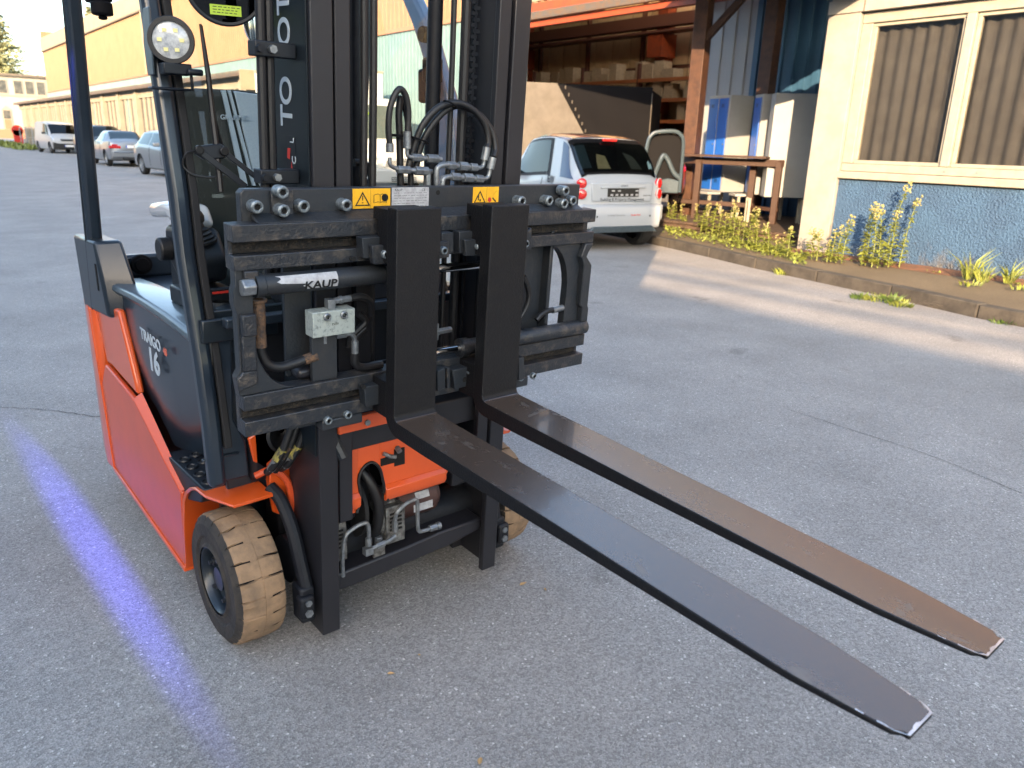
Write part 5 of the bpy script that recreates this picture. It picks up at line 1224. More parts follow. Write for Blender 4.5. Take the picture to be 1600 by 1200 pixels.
# lockers
def locker(label, P, rz, w_, d_, h, doors, seat=True, leg=.42):
    t = thing('locker', label, 'locker', (P.x, P.y, .252), rz)
    obj('cabinet', MB().box(.01, d_, -w_, 0, leg, leg+h), 'locker_grey', t, bevel=.006)
    for k in range(doors):
        y1_ = -.03-k*(w_-.04)/max(1, doors); y0_ = y1_-(w_-.04)/doors+.035
        d = obj('door', MB().box(-.008, .0095, y0_, y1_, leg+.03, leg+h-.05), 'locker_blue', t, bevel=.004)
        v = MB()
        for zz in (leg+h-.20, leg+.16):
            for q_ in range(4): v.box(-.0095, -.0085, y0_+.09, y1_-.07, zz+.016*q_, zz+.016*q_+.008)
        obj('vent_slot', v, 'truck_grey_dark', d, smooth=False)
        obj('lock', MB().cyl((-.022, y0_+.03, leg+h*.5), (-.008, y0_+.03, leg+h*.5), .013, 10), 'zinc', d)
    for yy in (-.05, -w_+.05):
        for xx in (-.20, d_-.05): obj('leg', MB().box(xx-.02, xx+.02, yy-.02, yy+.02, 0, leg-.03), 'white_frame', t)
    if seat: obj('bench_seat', MB().box(-.28, .0, -w_, 0, leg-.04, leg), 'locker_grey', t, bevel=.005)
    return t
A = onZ(1098, 337, .25); z = A
A = Vector((10.92, 7.28, 0))
locker('open two-door grey locker with bright blue doors and a bench seat, leftmost of the lockers', Vector((10.95, 7.25, 0)), -.30, .60, .50, 1.62, 2)
locker('grey locker with narrow blue door edge standing between the other lockers', Vector((11.0, 6.35, 0)), -.62, .34, .62, 1.62, 1, leg=.42)
locker('plain light grey locker with its back to the road, next to the office pillar', Vector((10.62, 5.80, 0)), -.80, .30, .70, 1.60, 0, seat=False, leg=.42)
# ---- hall across the yard: stands outside the picture and shades the road
nh = thing('unseen_neighbouring_hall', 'unseen pale hall on the other side of the yard, behind the photographer', 'building', (-15.1, 0, 0), -.062)
obj('wall', MB().box(-14, 0, -60, 95, 0, 7.0), 'cladding_grey', nh, smooth=False)
obj('roof', MB().box(-14.2, .15, -60.2, -12.0, 7.0, 7.5).box(-14.2, .15, -12.0, 95.2, 7.0, 9.7), 'roof_edge', nh, smooth=False)  # step in the unseen roof, raised to shade the small car
rl = MB()
obj('added_shadow_rail', MB().box(.0, .04, -60, -12.0, 7.80, 7.87), 'dark_paint', nh, smooth=False)  # unseen rails added to cast thin shadow strips near the kerb
obj('added_shadow_rail', MB().box(.0, .04, -60, -12.0, 8.06, 8.10), 'dark_paint', nh, smooth=False)
# ================================================================== VEHICLES
def interp(keys, x):
    """Catmull-Rom on key tuples (x, v...)"""
    n = len(keys)
    for i in range(n-1):
        if keys[i][0] <= x <= keys[i+1][0]:
            a = keys[max(i-1, 0)]; b_ = keys[i]; c = keys[i+1]; d = keys[min(i+2, n-1)]
            t = (x-b_[0])/(c[0]-b_[0]+1e-9); out = []
            for k in range(1, len(b_)):
                m1 = (c[k]-a[k])/(c[0]-a[0]+1e-9)*(c[0]-b_[0]); m2 = (d[k]-b_[k])/(d[0]-b_[0]+1e-9)*(c[0]-b_[0])
                # limit overshoot
                dl = c[k]-b_[k]
                if m1*dl <= 0: m1 = 0
                if m2*dl <= 0: m2 = 0
                m1 = max(-3*abs(dl), min(3*abs(dl), m1)); m2 = max(-3*abs(dl), min(3*abs(dl), m2))
                out.append((2*t**3-3*t*t+1)*b_[k]+(t**3-2*t*t+t)*m1+(-2*t**3+3*t*t)*c[k]+(t**3-t*t)*m2)
            return out
    return list(keys[-1][1:] if x > keys[-1][0] else keys[0][1:])
class Car:
    """keys: (x from the rear, half width at belt, lower edge z, belt z, top z, half width of the roof edge)"""
    def __init__(s, keys, L): s.keys = keys; s.L = L
    def ring(s, x):
        hw, zl, zb, zt, rw = interp(s.keys, x); h = zb-zl
        return [(0, zl+.02), (hw*.86, zl+.01), (hw*.955, zl+.05), (hw*.99, zl+h*.28), (hw, zl+h*.55), (hw*.99, zl+h*.82), (hw*.955, zb), (rw+(hw*.955-rw)*.0, zt-.055 if zt-zb > .09 else zb+(zt-zb)*.45), (rw*.86, zt-.014 if zt-zb > .09 else zb+(zt-zb)*.75), (rw*.5, zt-.004), (0, zt)]
    def S(s, x, t, sd=1, off=0):
        r = s.ring(x); i = min(int(t), 9); f = t-i; a, b_ = r[i], r[i+1]
        y, z = a[0]+(b_[0]-a[0])*f, a[1]+(b_[1]-a[1])*f
        dy, dz = b_[0]-a[0], b_[1]-a[1]; l = math.hypot(dy, dz)+1e-9
        r2 = s.ring(x+.02); y2, z2 = r2[i][0]+(r2[i+1][0]-r2[i][0])*f, r2[i][1]+(r2[i+1][1]-r2[i][1])*f
        n = Vector((.02, y2-y, z2-z)).cross(Vector((0, dy, dz)))
        n = -n.normalized() if n.dot(Vector((0, dz, -dy))) < 0 else n.normalized()
        p = Vector((x, y, z))+n*off
        return (p.x, p.y*sd, p.z)
    def body(s, mats, parent, wheels, wr, N=64):
        xs = [s.L*(i/N) for i in range(N+1)]
        xs = sorted(set([round(x, 4) for x in xs]+[k[0] for k in s.keys]))
        b = MB(); rings = []
        for x in xs:
            r = s.ring(x); rings.append([(x, y, z) for y, z in r]+[(x, -y, z) for y, z in r[-2:0:-1]])
        n = len(rings[0]); b.v = [p for r in rings for p in r]
        for i in range(len(rings)-1):
            for j in range(n): b.f.append((i*n+j, i*n+(j+1) % n, (i+1)*n+(j+1) % n, (i+1)*n+j)); b.mi.append(0)
        b.f += [tuple(range(n-1, -1, -1)), tuple((len(rings)-1)*n+j for j in range(n))]; b.mi += [0, 0]
        o = obj('body', b, mats, parent, ang=32)
        cb = MB()
        for x in wheels:
            for sd in (-1, 1):
                w_ = interp(s.keys, x)[0]; cb.cyl((x, sd*(w_-.27), wr), (x, sd*(w_+.2), wr), wr*1.17, 28)
        cme = cb.mesh(['car_black', 'car_black'], smooth=False); co = bpy.data.objects.new('cut', cme); col.objects.link(co); co.parent = parent
        md = o.modifiers.new('b', 'BOOLEAN'); md.object = co; md.operation = 'DIFFERENCE'; md.solver = 'EXACT'
        bpy.context.view_layer.update()
        me = bpy.data.meshes.new_from_object(o.evaluated_get(bpy.context.evaluated_depsgraph_get()))
        o.modifiers.clear(); o.data = me; bpy.data.objects.remove(co)
        # arches inside are black
        if len(me.materials) < 2: me.materials.append(MATS['car_black'])
        for p in me.polygons:
            for x in wheels:
                d = math.hypot(p.center.x-x, p.center.z-wr); w_ = interp(s.keys, x)[0]
                if d < wr*1.175 and abs(p.center.y) < w_*.93 and p.center.z < wr*2.4: p.material_index = 1
                elif p.center.z < .1+0: p.material_index = 1
        return o
    def patch(s, name, quad, mat_, parent, side=1, n=8, m=3, off=.006, both=False):
        """quad of (x,t) corners -> grid on the surface; both: runs across the centre line"""
        rows = []
        for i in range(n+1):
            u = i/n; row = []
            a = (quad[0][0]+(quad[1][0]-quad[0][0])*u, quad[0][1]+(quad[1][1]-quad[0][1])*u)
            b_ = (quad[3][0]+(quad[2][0]-quad[3][0])*u, quad[3][1]+(quad[2][1]-quad[3][1])*u)
            for j in range(m+1):
                v = j/m; row.append(s.S(a[0]+(b_[0]-a[0])*v, a[1]+(b_[1]-a[1])*v, side, off))
            if both: row += [(p[0], -p[1], p[2]) for p in row[-2::-1]] if abs(row[-1][1]) < 1e-4 else [(p[0], -p[1], p[2]) for p in row[::-1]]
            rows.append(row)
        return obj(name, MB().grid(rows), mat_, parent, ang=50)
def car_wheels(par, xs, hw, wr, spokes=10, hub='alloy', wd=.2):
    for x in xs:
        for sd in (-1, 1):
            w_ = bpy.data.objects.new('wheel', None); col.objects.link(w_); w_.parent = par; w_.location = (x, sd*(hw-wd/2-.01), wr); w_.rotation_euler = (0, 0, sd*math.pi/2); w_.empty_display_size = .1
            obj('tyre', MB().lathe([(-wd/2, wr*.66), (-wd/2, wr*.9), (-wd/2+.02, wr*.985), (-wd/2+.04, wr), (wd/2-.04, wr), (wd/2-.02, wr*.985), (wd/2, wr*.9), (wd/2+.004, wr*.78), (wd/2-.004, wr*.66)], 32), 'tyre', w_)
            b = MB().m(0).lathe([(wd/2-.008, wr*.67), (wd/2-.012, wr*.61), (wd/2-.05, wr*.58)], 32).m(1).lathe([(wd/2-.06, wr*.6), (wd/2-.06, 0)], 24).m(0).lathe([(wd/2-.02, wr*.17), (wd/2-.012, wr*.14), (wd/2-.012, 0)], 20)
            for k in range(spokes):
                a = 2*math.pi*k/spokes; M_ = Matrix.Rotation(a, 4, 'X'); b.box(wd/2-.04, wd/2-.016, -wr*.05, wr*.05, wr*.12, wr*.62, M=M_)
            obj('rim', b, [hub, 'car_black'], w_)
def plate(par, P, rx, w_=.52, h=.11, white=True, txt=None, name='number_plate'):
    """P centre; plate faces local -x when rx = -1, +x when +1"""
    M_ = frame(P, (0, 1 if rx > 0 else -1, 0), (0, 0, 1))
    o = obj(name, MB().box(-w_/2, w_/2, -h/2, h/2, -.006, .006, M=M_), 'plate_white' if white else 'label_black', par)
    if white: obj('plate_band', MB().box(-w_/2, -w_/2+.045, -h/2, h/2, .0062, .0075, M=M_), 'plate_blue', o)
    return o, M_
def mirror(par, P, sd, m):
    return obj('door_mirror', MB().box(P[0]-.05, P[0]+.05, min(P[1], P[1]+sd*.2), max(P[1], P[1]+sd*.2), P[2], P[2]+.13), m, par, bevel=.03, seg=3)
def lamp(c, par, name, quad, m, sides=(-1, 1), off=.008):
    for sd in sides: c.patch(name, quad, m, par, sd, 6, 3, off)
def car_root(name, label, x, y, head, cat='car', group=None):
    """car local +x = driving direction; head = compass angle from +Y towards +X; x, y = middle of the rear end"""
    t = thing(name, label, cat, (x, y, 0), math.pi/2-head, group); return t

# ---- two-seat white city car (rear towards us)
t = car_root('city_car', 'small white two-seat city car with red round tail lamps parked rear-on at the kerb', 7.13, 5.74, .208)
k = [(0, .60, .34, .86, .90, .50), (.03, .71, .30, .905, .95, .60), (.08, .74, .25, .935, 1.02, .62), (.22, .775, .23, .95, 1.22, .65), (.40, .785, .23, .955, 1.43, .635), (.52, .785, .23, .955, 1.50, .63), (.9, .775, .22, .945, 1.55, .63), (1.35, .765, .22, .92, 1.53, .60), (1.62, .76, .22, .91, 1.46, .57), (1.95, .755, .22, .905, 1.13, .60), (2.13, .745, .22, .89, .965, .64), (2.4, .70, .22, .80, .85, .55), (2.6, .60, .25, .62, .66, .42), (2.69, .48, .32, .48, .50, .3)]
c = Car(k, 2.69); c.body(['smart_white', 'car_black'], t, (.41, 2.28), .29, 72)
car_wheels(t, (.41, 2.28), .735, .29, 8)
rg = c.patch('rear_window', [(.105, 7.03), (.40, 7.05), (.40, 9.999), (.105, 9.999)], 'car_glass', t, 1, 8, 6, .012, both=True)
c.patch('window_frame', [(.085, 7.0), (.475, 7.0), (.475, 9.999), (.085, 9.999)], 'black', t, 1, 8, 6, .006, both=True)
c.patch('painted_glass_reflection', [(.14, 7.35), (.37, 7.35), (.37, 8.5), (.14, 8.5)], 'ledge_grey', t, 1, 6, 4, .0095)  # blue-grey reflection in the glass, painted as a flat patch
c.patch('seat_back', [(.13, 8.9), (.27, 9.1), (.25, 9.5), (.13, 9.6)], 'cardboard', t, 1, 6, 4, .0095)
c.patch('seat_back', [(.13, 8.6), (.26, 9.1), (.29, 9.5), (.13, 9.3)], 'tarp_lit_tone', t, -1, 6, 4, .0095)
c.patch('roof_panel', [(.47, 7.2), (1.45, 7.25), (1.45, 9.999), (.55, 9.999)], 'roof_glass_brown', t, 1, 8, 5, .008, both=True)
c.patch('windscreen', [(1.60, 7.15), (2.02, 7.15), (2.02, 9.999), (1.60, 9.999)], 'car_glass', t, 1, 6, 6, .008, both=True)
for sd in (-1, 1):
    c.patch('side_window', [(.80, 6.14), (1.96, 6.10), (1.55, 6.92), (.86, 6.92)], 'car_glass', t, sd, 8, 4, .010)
    c.patch('window_frame', [(.72, 6.06), (2.06, 6.03), (1.60, 6.97), (.80, 6.98)], 'car_black', t, sd, 8, 4, .004)
    c.patch('quarter_panel', [(.13, 6.03), (.44, 6.03), (.56, 6.97), (.40, 6.97)], 'quarter_dark', t, sd, 5, 4, .008)
    for z in (.905, .765):
        M_ = Matrix.Translation((.030 if z > .8 else .018, sd*.655, z)) @ Matrix.Rotation(math.pi+sd*-.45, 4, 'Z')
        tl = obj('tail_lamp', MB().lathe([(-.03, .070), (.014, .070), (.026, .060), (.034, .035), (.036, 0)], 28, M=M_), 'tail_red', t)
        obj('lamp_ring', MB().lathe([(.0, .078), (.012, .078), (.016, .070)], 28, M=M_), 'smart_white', tl)
    mirror(t, (1.86, sd*.74, .93), sd, 'car_black')
    obj('door_gap', MB().tube([c.S(.93, q_, sd, .002) for q_ in (2.6, 3.2, 4, 5, 6)], .004, 5), 'hole', t)
    obj('bumper_corner', MB().tube([c.S(.03, 5.0, sd, 0), c.S(.10, 3.0, sd, .01), c.S(.2, 2.4, sd, .01)], .02, 6), 'smart_white', t)
# rear bumper, hatch lines, lower grey valance
obj('rear_bumper', MB().prism([(-.06, .30), (-.085, .42), (-.085, .58), (-.05, .63), (.10, .63), (.10, .27)], 'y', -.66, .66), 'smart_white', t, bevel=.035, seg=3)
for sd in (-1, 1): obj('bumper_side', MB().prism([(-.06, .62*sd), (.0, .745*sd), (.14, .775*sd), (.14, .60*sd), (.0, .60*sd)], 'z', .40, .62), 'smart_white', t, bevel=.03, seg=3)
obj('lower_valance', MB().prism([(-.50, .335), (.50, .335), (.60, .25), (-.60, .25)], 'x', -.093, -.0), 'ledge_grey', t, bevel=.012)
obj('hatch', MB().prism([(-.50, .66), (.50, .66), (.53, .92), (-.53, .92)], 'x', -.022, .02), 'smart_white', t, bevel=.02, seg=3)
obj('hatch_handle_ledge', MB().box(-.045, -.01, -.38, .38, .845, .865), 'smart_white', t, bevel=.008)
hl_ = obj('high_brake_lamp', MB().box(.355, .40, -.115, .115, 1.455, 1.490), 'tail_red', t, bevel=.006)
o, M_ = plate(t, (-.034, 0, .785), -1, white=False)
pm = MB()
for i in range(6):
    pm.box(-.22+.085*i, -.22+.085*i+.045, -.042, -.018, .0062, .0075, M=M_)
for i in (0, 1, 4): pm.box(-.20+.10*i, -.15+.10*i, .016, .034, .0062, .0075, M=M_)
obj('plate_print', pm, 'label_grey', o, smooth=False)
bk_ = frame((-.0245, .0, .693), (0, -1, 0), (0, 0, 1))
text('Building & Property Management', .056, 'truck_grey', t, bk_, 'lettering', ext=.001)
text('smart', .050, 'truck_grey', t, frame((-.0245, -.02, .880), (0, -1, 0), (0, 0, 1)), 'lettering', ext=.001)
text('electric drive', .026, 'truck_grey', t, frame((-.0245, -.42, .745), (0, -1, 0), (0, 0, 1)), 'lettering', ext=.001)
text('So finden Sie uns im', .036, 'zinc', t, frame((-.0865, .13, .485), (0, -1, 0), (0, 0, 1)), 'lettering', ext=.001)
text('NeckarPark', .036, 'label_red', t, frame((-.0865, -.20, .485), (0, -1, 0), (0, 0, 1)), 'lettering', ext=.001)
p = c.S(.72, 5.8, 1, .012); text('E', .14, 'truck_grey', t, frame(p, (-1, 0, 0), (0, 0, 1)), 'lettering', ext=.001, bold=.004)
em = MB().box(-.07, .07, -.085, -.075, 0, .002, M=frame(p, (-1, 0, 0), (0, 0, 1))).box(-.07, -.06, -.075, .085, 0, .002, M=frame(p, (-1, 0, 0), (0, 0, 1))).cyl((p[0]-.085, p[1], p[2]), (p[0]-.085, p[1]+.002, p[2]), .055, 20)
obj('badge', em, 'zinc', t)
for y in (-.45, .45): obj('parking_sensor', MB().cyl((-.088, y, .47), (-.08, y, .47), .013, 12), 'car_black', t)
obj('window_sticker', MB().add([c.S(.14+.01*math.sin(i), 7.5+.15*i, -1, .016) for i in range(5)]+[c.S(.20+.02*math.cos(i*2), 7.5+.15*i, -1, .016) for i in range(4, -1, -1)], [tuple(range(10))]), 'cladding_teal', rg)
for sd in (-1, 1): obj('seat', MB().box(.95, 1.10, sd*.33-.22, sd*.33+.22, .6, 1.28), 'rubber', t, bevel=.05)
obj('interior_wheel', MB().tube([(1.72, .33+.17*math.cos(a), .93+.17*math.sin(a)) for a in [i*.35 for i in range(19)]], .014, 6), 'rubber', t)

# ---- generic cars along the annex
HATCH = [(0, .70, .42, .86, .90, .5), (.04, .80, .34, .93, .98, .60), (.12, .85, .27, .96, 1.06, .64), (.45, .885, .22, .96, 1.36, .60), (.75, .89, .2, .955, 1.44, .60), (1.6, .895, .2, .93, 1.47, .60), (2.3, .895, .2, .90, 1.43, .59), (2.6, .89, .2, .90, 1.33, .59), (3.25, .885, .2, .89, .98, .68), (3.4, .88, .2, .87, .93, .70), (3.9, .85, .22, .76, .82, .66), (4.15, .76, .25, .62, .66, .55), (4.25, .62, .32, .50, .54, .4)]
SEDAN = [(0, .72, .42, .90, .94, .5), (.04, .82, .34, .97, 1.01, .62), (.12, .86, .27, 1.0, 1.03, .68), (.75, .885, .22, .98, 1.06, .66), (.95, .89, .2, .965, 1.11, .62), (1.5, .89, .2, .95, 1.385, .56), (1.9, .89, .2, .94, 1.42, .57), (2.5, .89, .2, .91, 1.41, .57), (2.75, .885, .2, .90, 1.35, .56), (3.35, .88, .2, .90, .97, .66), (3.5, .875, .2, .88, .93, .70), (4.1, .85, .22, .78, .83, .66), (4.38, .76, .25, .62, .66, .55), (4.47, .62, .32, .50, .54, .4)]
SUV = [(0, .72, .45, .98, 1.02, .5), (.04, .82, .36, 1.05, 1.10, .62), (.12, .87, .3, 1.08, 1.20, .66), (.45, .90, .25, 1.08, 1.55, .64), (.8, .91, .25, 1.06, 1.64, .64), (1.7, .915, .25, 1.04, 1.67, .64), (2.5, .91, .25, 1.02, 1.62, .62), (3.15, .90, .25, 1.02, 1.12, .70), (3.3, .895, .25, 1.0, 1.06, .72), (3.9, .87, .28, .92, .97, .68), (4.2, .78, .32, .74, .80, .57), (4.3, .64, .38, .6, .64, .4)]
VAN = [(0, .78, .35, 1.0, 1.70, .70), (.05, .86, .27, 1.05, 1.80, .74), (.3, .90, .22, 1.06, 1.83, .76), (1.5, .905, .2, 1.05, 1.84, .76), (2.5, .905, .2, 1.05, 1.82, .75), (2.85, .90, .2, 1.05, 1.72, .73), (3.45, .89, .2, 1.05, 1.14, .72), (3.55, .885, .2, 1.02, 1.09, .72), (3.95, .86, .22, .90, .96, .66), (4.15, .78, .25, .72, .76, .55), (4.22, .64, .30, .55, .6, .4)]
def windows(c, t, rear, screen, sides, glass='car_glass'):
    if rear: c.patch('rear_window', [(rear[0], 7.1), (rear[1], 7.1), (rear[1], 9.999), (rear[0], 9.999)], glass, t, 1, 6, 6, .01, both=True)
    c.patch('windscreen', [(screen[0], 7.1), (screen[1], 7.1), (screen[1], 9.999), (screen[0], 9.999)], glass, t, 1, 6, 6, .01, both=True)
    for sd in (-1, 1):
        for q_ in sides: c.patch('side_window', q_, glass, t, sd, 6, 4, .008)
        for q_ in sides[:1]:
            x = q_[1][0]+.03
def detail(c, t, L, front=True, rear=True, zl=.62, hw=.82, grille='car_black'):
    for x in (1.75, 2.75):
        for sd in (-1, 1): obj('door_gap', MB().tube([c.S(x, q_, sd, .003) for q_ in (2.5, 3.2, 4, 5, 6)], .005, 4), 'hole', t)
# silver hatchback, front towards us
t = car_root('parked_car', 'silver hatchback parked nose towards us, nearest in the row by the annex', 7.75, 28.4, math.pi-.045, group='cars parked along the annex')
c = Car(HATCH, 4.25); c.body(['silver_paint', 'car_black'], t, (.78, 3.40), .32); car_wheels(t, (.78, 3.40), .865, .32, 10)
windows(c, t, (.14, .42), (2.68, 3.24), [[(.55, 6.15), (1.55, 6.1), (1.55, 6.9), (.75, 6.9)], [(1.64, 6.1), (3.0, 6.12), (2.5, 6.9), (1.64, 6.9)]])
lamp(c, t, 'headlight', [(3.85, 5.3), (4.1, 5.2), (4.12, 6.1), (3.8, 6.4)], 'head_lamp'); lamp(c, t, 'tail_light', [(.03, 5.3), (.22, 5.4), (.22, 6.2), (.05, 6.2)], 'tail_red')
detail(c, t, 4.25); [mirror(t, (2.75, sd*.88, .95), sd, 'silver_paint') for sd in (-1, 1)]
obj('grille', MB().box(4.15, 4.262, -.4, .4, .42, .56), 'car_black', t, bevel=.02); plate(t, (4.27, 0, .40), 1)
# silver sedan, rear towards us
t = car_root('parked_car', 'silver saloon parked tail towards us with red lamps, behind the silver hatchback', 8.32, 33.6, .04, group='cars parked along the annex')
c = Car(SEDAN, 4.47); c.body(['silver_paint', 'car_black'], t, (.95, 3.70), .32); car_wheels(t, (.95, 3.70), .86, .32, 7)
windows(c, t, (.93, 1.52), (2.78, 3.36), [[(1.28, 6.15), (2.05, 6.1), (2.05, 6.9), (1.65, 6.9)], [(2.13, 6.1), (3.15, 6.12), (2.7, 6.9), (2.13, 6.9)]])
for sd in (-1, 1):
    tl = obj('tail_light', MB().box(-.014, .05, min(sd*.44, sd*.80), max(sd*.44, sd*.80), .72, .83).box(-.005, .25, min(sd*.78, sd*.865), max(sd*.78, sd*.865), .72, .83), 'tail_red', t, bevel=.02)
    obj('indicator', MB().box(-.017, .02, min(sd*.56, sd*.78), max(sd*.56, sd*.78), .83, .89), 'tail_red', tl, bevel=.01)
detail(c, t, 4.47); [mirror(t, (3.0, sd*.87, .95), sd, 'silver_paint') for sd in (-1, 1)]
plate(t, (-.022, 0, .80), -1)
obj('rear_bumper', MB().box(-.09, .12, -.80, .80, .38, .62), 'silver_paint', t, bevel=.04, seg=3); obj('diffuser', MB().box(-.085, .05, -.42, .42, .28, .40), 'car_black', t, bevel=.03)
obj('bumper_strip', MB().box(-.095, -.085, -.76, .76, .56, .585), 'dark_paint', t)
# dark estate, front towards us, half hidden by the forklift's post
t = car_root('parked_car', 'dark grey estate car half hidden behind the forklift rear post', 9.55, 45.9, math.pi-.04, group='cars parked along the annex')
c = Car(SUV, 4.3); c.body(['dark_paint', 'car_black'], t, (.8, 3.45), .34); car_wheels(t, (.8, 3.45), .88, .34, 5)
windows(c, t, (.16, .42), (2.56, 3.14), [[(.55, 6.15), (1.55, 6.1), (1.55, 6.9), (.75, 6.9)], [(1.64, 6.1), (2.9, 6.12), (2.4, 6.9), (1.64, 6.9)]])
lamp(c, t, 'headlight', [(3.9, 5.3), (4.15, 5.2), (4.17, 6.1), (3.85, 6.4)], 'head_lamp'); [mirror(t, (2.7, sd*.9, 1.05), sd, 'dark_paint') for sd in (-1, 1)]
obj('grille', MB().box(4.2, 4.312, -.45, .45, .5, .7), 'car_black', t, bevel=.02); plate(t, (4.32, 0, .50), 1)
# small white van
t = car_root('parked_van', 'small pale van with dark plastic bumper at the far end of the parked row', 9.75, 57.3, math.pi-.05, 'van', group='cars parked along the annex')
c = Car(VAN, 4.22); c.body(['van_white', 'car_black'], t, (.75, 3.45), .32); car_wheels(t, (.75, 3.45), .875, .32, 5, 'dark_paint')
windows(c, t, None, (2.9, 3.44), [[(2.1, 6.1), (3.3, 6.12), (2.8, 6.9), (2.1, 6.9)]], 'dark_glass')
obj('front_bumper', MB().prism([(-.84, .25), (.84, .25), (.84, .66), (.55, .58), (-.55, .58), (-.84, .66)], 'x', 3.98, 4.27), 'car_black', t, bevel=.05, seg=3)
obj('grille', MB().box(4.05, 4.235, -.42, .42, .76, .84), 'dark_paint', t, bevel=.01)
lamp(c, t, 'headlight', [(3.85, 5.5), (4.12, 5.3), (4.10, 6.1), (3.85, 6.6)], 'head_lamp'); [mirror(t, (2.95, sd*.9, 1.1), sd, 'car_black') for sd in (-1, 1)]
plate(t, (4.28, 0, .45), 1)
obj('roof_seam', MB().tube([c.S(x, 6.98, 1, .003) for x in (.3, 1.2, 2.2, 2.8)], .008, 4), 'dark_paint', t)

# ---- white box truck facing us, between mast rails
t = car_root('box_truck', 'white box truck with cab facing us, seen between the forklift mast rails', 10.12, 22.6, math.pi-.03, 'truck')
TR = [(3.6, .98, .35, 1.20, 2.42, .86), (3.9, .99, .33, 1.22, 2.50, .86), (4.7, .99, .32, 1.22, 2.46, .84), (4.95, .985, .32, 1.22, 2.30, .82), (5.55, .97, .32, 1.22, 1.36, .82), (5.75, .95, .32, 1.14, 1.22, .78), (6.1, .90, .35, .98, 1.04, .70), (6.25, .80, .40, .80, .84, .6)]
class Car2(Car):
    def body(s, mats, parent, wheels, wr, N=30):
        xs = sorted(set([3.6+(s.L-3.6)*i/N for i in range(N+1)])); b = MB(); rings = []
        for x in xs:
            r = s.ring(x); rings.append([(x, y, z) for y, z in r]+[(x, -y, z) for y, z in r[-2:0:-1]])
        n = len(rings[0]); b.v = [p for r in rings for p in r]
        for i in range(len(rings)-1):
            for j in range(n): b.f.append((i*n+j, i*n+(j+1) % n, (i+1)*n+(j+1) % n, (i+1)*n+j)); b.mi.append(0)
        b.f += [tuple(range(n-1, -1, -1)), tuple((len(rings)-1)*n+j for j in range(n))]; b.mi += [0, 0]
        return obj('cab', b, mats, parent, ang=32)
c = Car2(TR, 6.25); c.body(['white_paint', 'car_black'], t, (), .35)
c.patch('windscreen', [(4.98, 7.05), (5.52, 7.05), (5.52, 9.999), (4.98, 9.999)], 'car_glass', t, 1, 6, 6, .012, both=True)
for sd in (-1, 1):
    c.patch('side_window', [(4.1, 6.1), (5.35, 6.12), (4.98, 6.9), (4.1, 6.9)], 'car_glass', t, sd, 6, 4, .01)
    obj('headlight', MB().prism([(sd*.55, .80), (sd*.88, .84), (sd*.92, 1.02), (sd*.62, .94)], 'x', 6.05, 6.20), 'head_lamp', t, bevel=.03)
    mirror(t, (5.2, sd*1.0, 1.30), sd, 'car_black')
obj('box_body', MB().box(.0, 3.75, -1.08, 1.08, .75, 3.22), 'white_paint', t, bevel=.03)
obj('box_trim', MB().box(-.01, 3.76, -1.09, 1.09, .70, .80).box(-.01, 3.762, -1.09, 1.09, 3.18, 3.24), 'cream_wall', t, bevel=.01)
obj('grille', MB().prism([(-.6, .70), (.6, .70), (.52, .92), (-.52, .92)], 'x', 6.1, 6.275), 'van_white', t, bevel=.02)
gs = MB()
for kk in range(3): gs.box(6.276, 6.282, -.52, .52, .725+.05*kk, .745+.05*kk)
obj('grille_slot', gs, 'car_black', t)
obj('front_bumper', MB().box(5.95, 6.33, -.93, .93, .30, .66), 'van_white', t, bevel=.06, seg=3)
bs2 = MB()
for kk in range(3): bs2.box(6.331, 6.336, -.40, .40, .34+.045*kk, .36+.045*kk)
obj('bumper_slot', bs2, 'car_black', t)
text('MAN', .14, 'zinc', t, frame((6.286, 0, .885), (0, 1, 0), (0, 0, 1)), 'lettering', bold=.003, sx=1.2)
obj('sun_visor_strip', MB().box(0, .004, -.5, .1, 0, .10, M=frame(c.S(5.15, 9.4, -1, .02), (1, 0, -1.6), (0, 1, 0))), 'label_green', t)
plate(t, (6.34, .02, .55), 1)
car_wheels(t, (1.0, 5.4), .95, .35, 5, 'dark_paint', .24)

# ---- tarpaulin trailer by the hall opening
tv = [Vector((10.6, 11.75, 0)), Vector((15.0, 11.9, 0))]
pTL, pTM, pTR = onX(815, 125, 12.2), None, None
def at_d(px, py, d): return CAM+_ray(px, py)*d
a_ = at_d(800, 122, 17.3); b1 = at_d(870, 127, 17.0); c_ = at_d(1020, 143, 16.6)
a_.z = b1.z = 2.72; c_.z = 2.60
trl = thing('tarpaulin_trailer', 'tarpaulin trailer, painted sunlit on the left and shaded on the right, before the open hall bay', 'trailer', (0, 0, 0))
u_ = (c_-a_); u_.z = 0; nrm = Vector((-u_.y, u_.x, 0)).normalized()
if nrm.dot(Vector((0, 1, 0))) < 0: nrm = -nrm
def tp(s, z, off=0.): 
    p = a_+u_*s; return (p.x-nrm.x*off, p.y-nrm.y*off, z)
sb_ = (b1-a_).length/u_.length; 
def tarp(s0t, s1t, s0b, s1b, m, name, off0=0.):
    rows = []
    for i in range(15):
        f = i/14; row = []
        for j in range(25):
            g_ = j/24; s0 = s0b+(s0t-s0b)*f; s1 = s1b+(s1t-s1b)*f; s = s0+(s1-s0)*g_; zt = 2.72-.10*s; z = .35+(zt-.35)*f
            w_ = .018*math.sin(s*31+z*3)+.015*math.sin(z*9+s*12)
            row.append(tp(s, z, off0+w_*(1-abs(2*f-1)**4)))
        rows.append(row)
    return obj(name, MB().grid(rows), m, trl, ang=60)
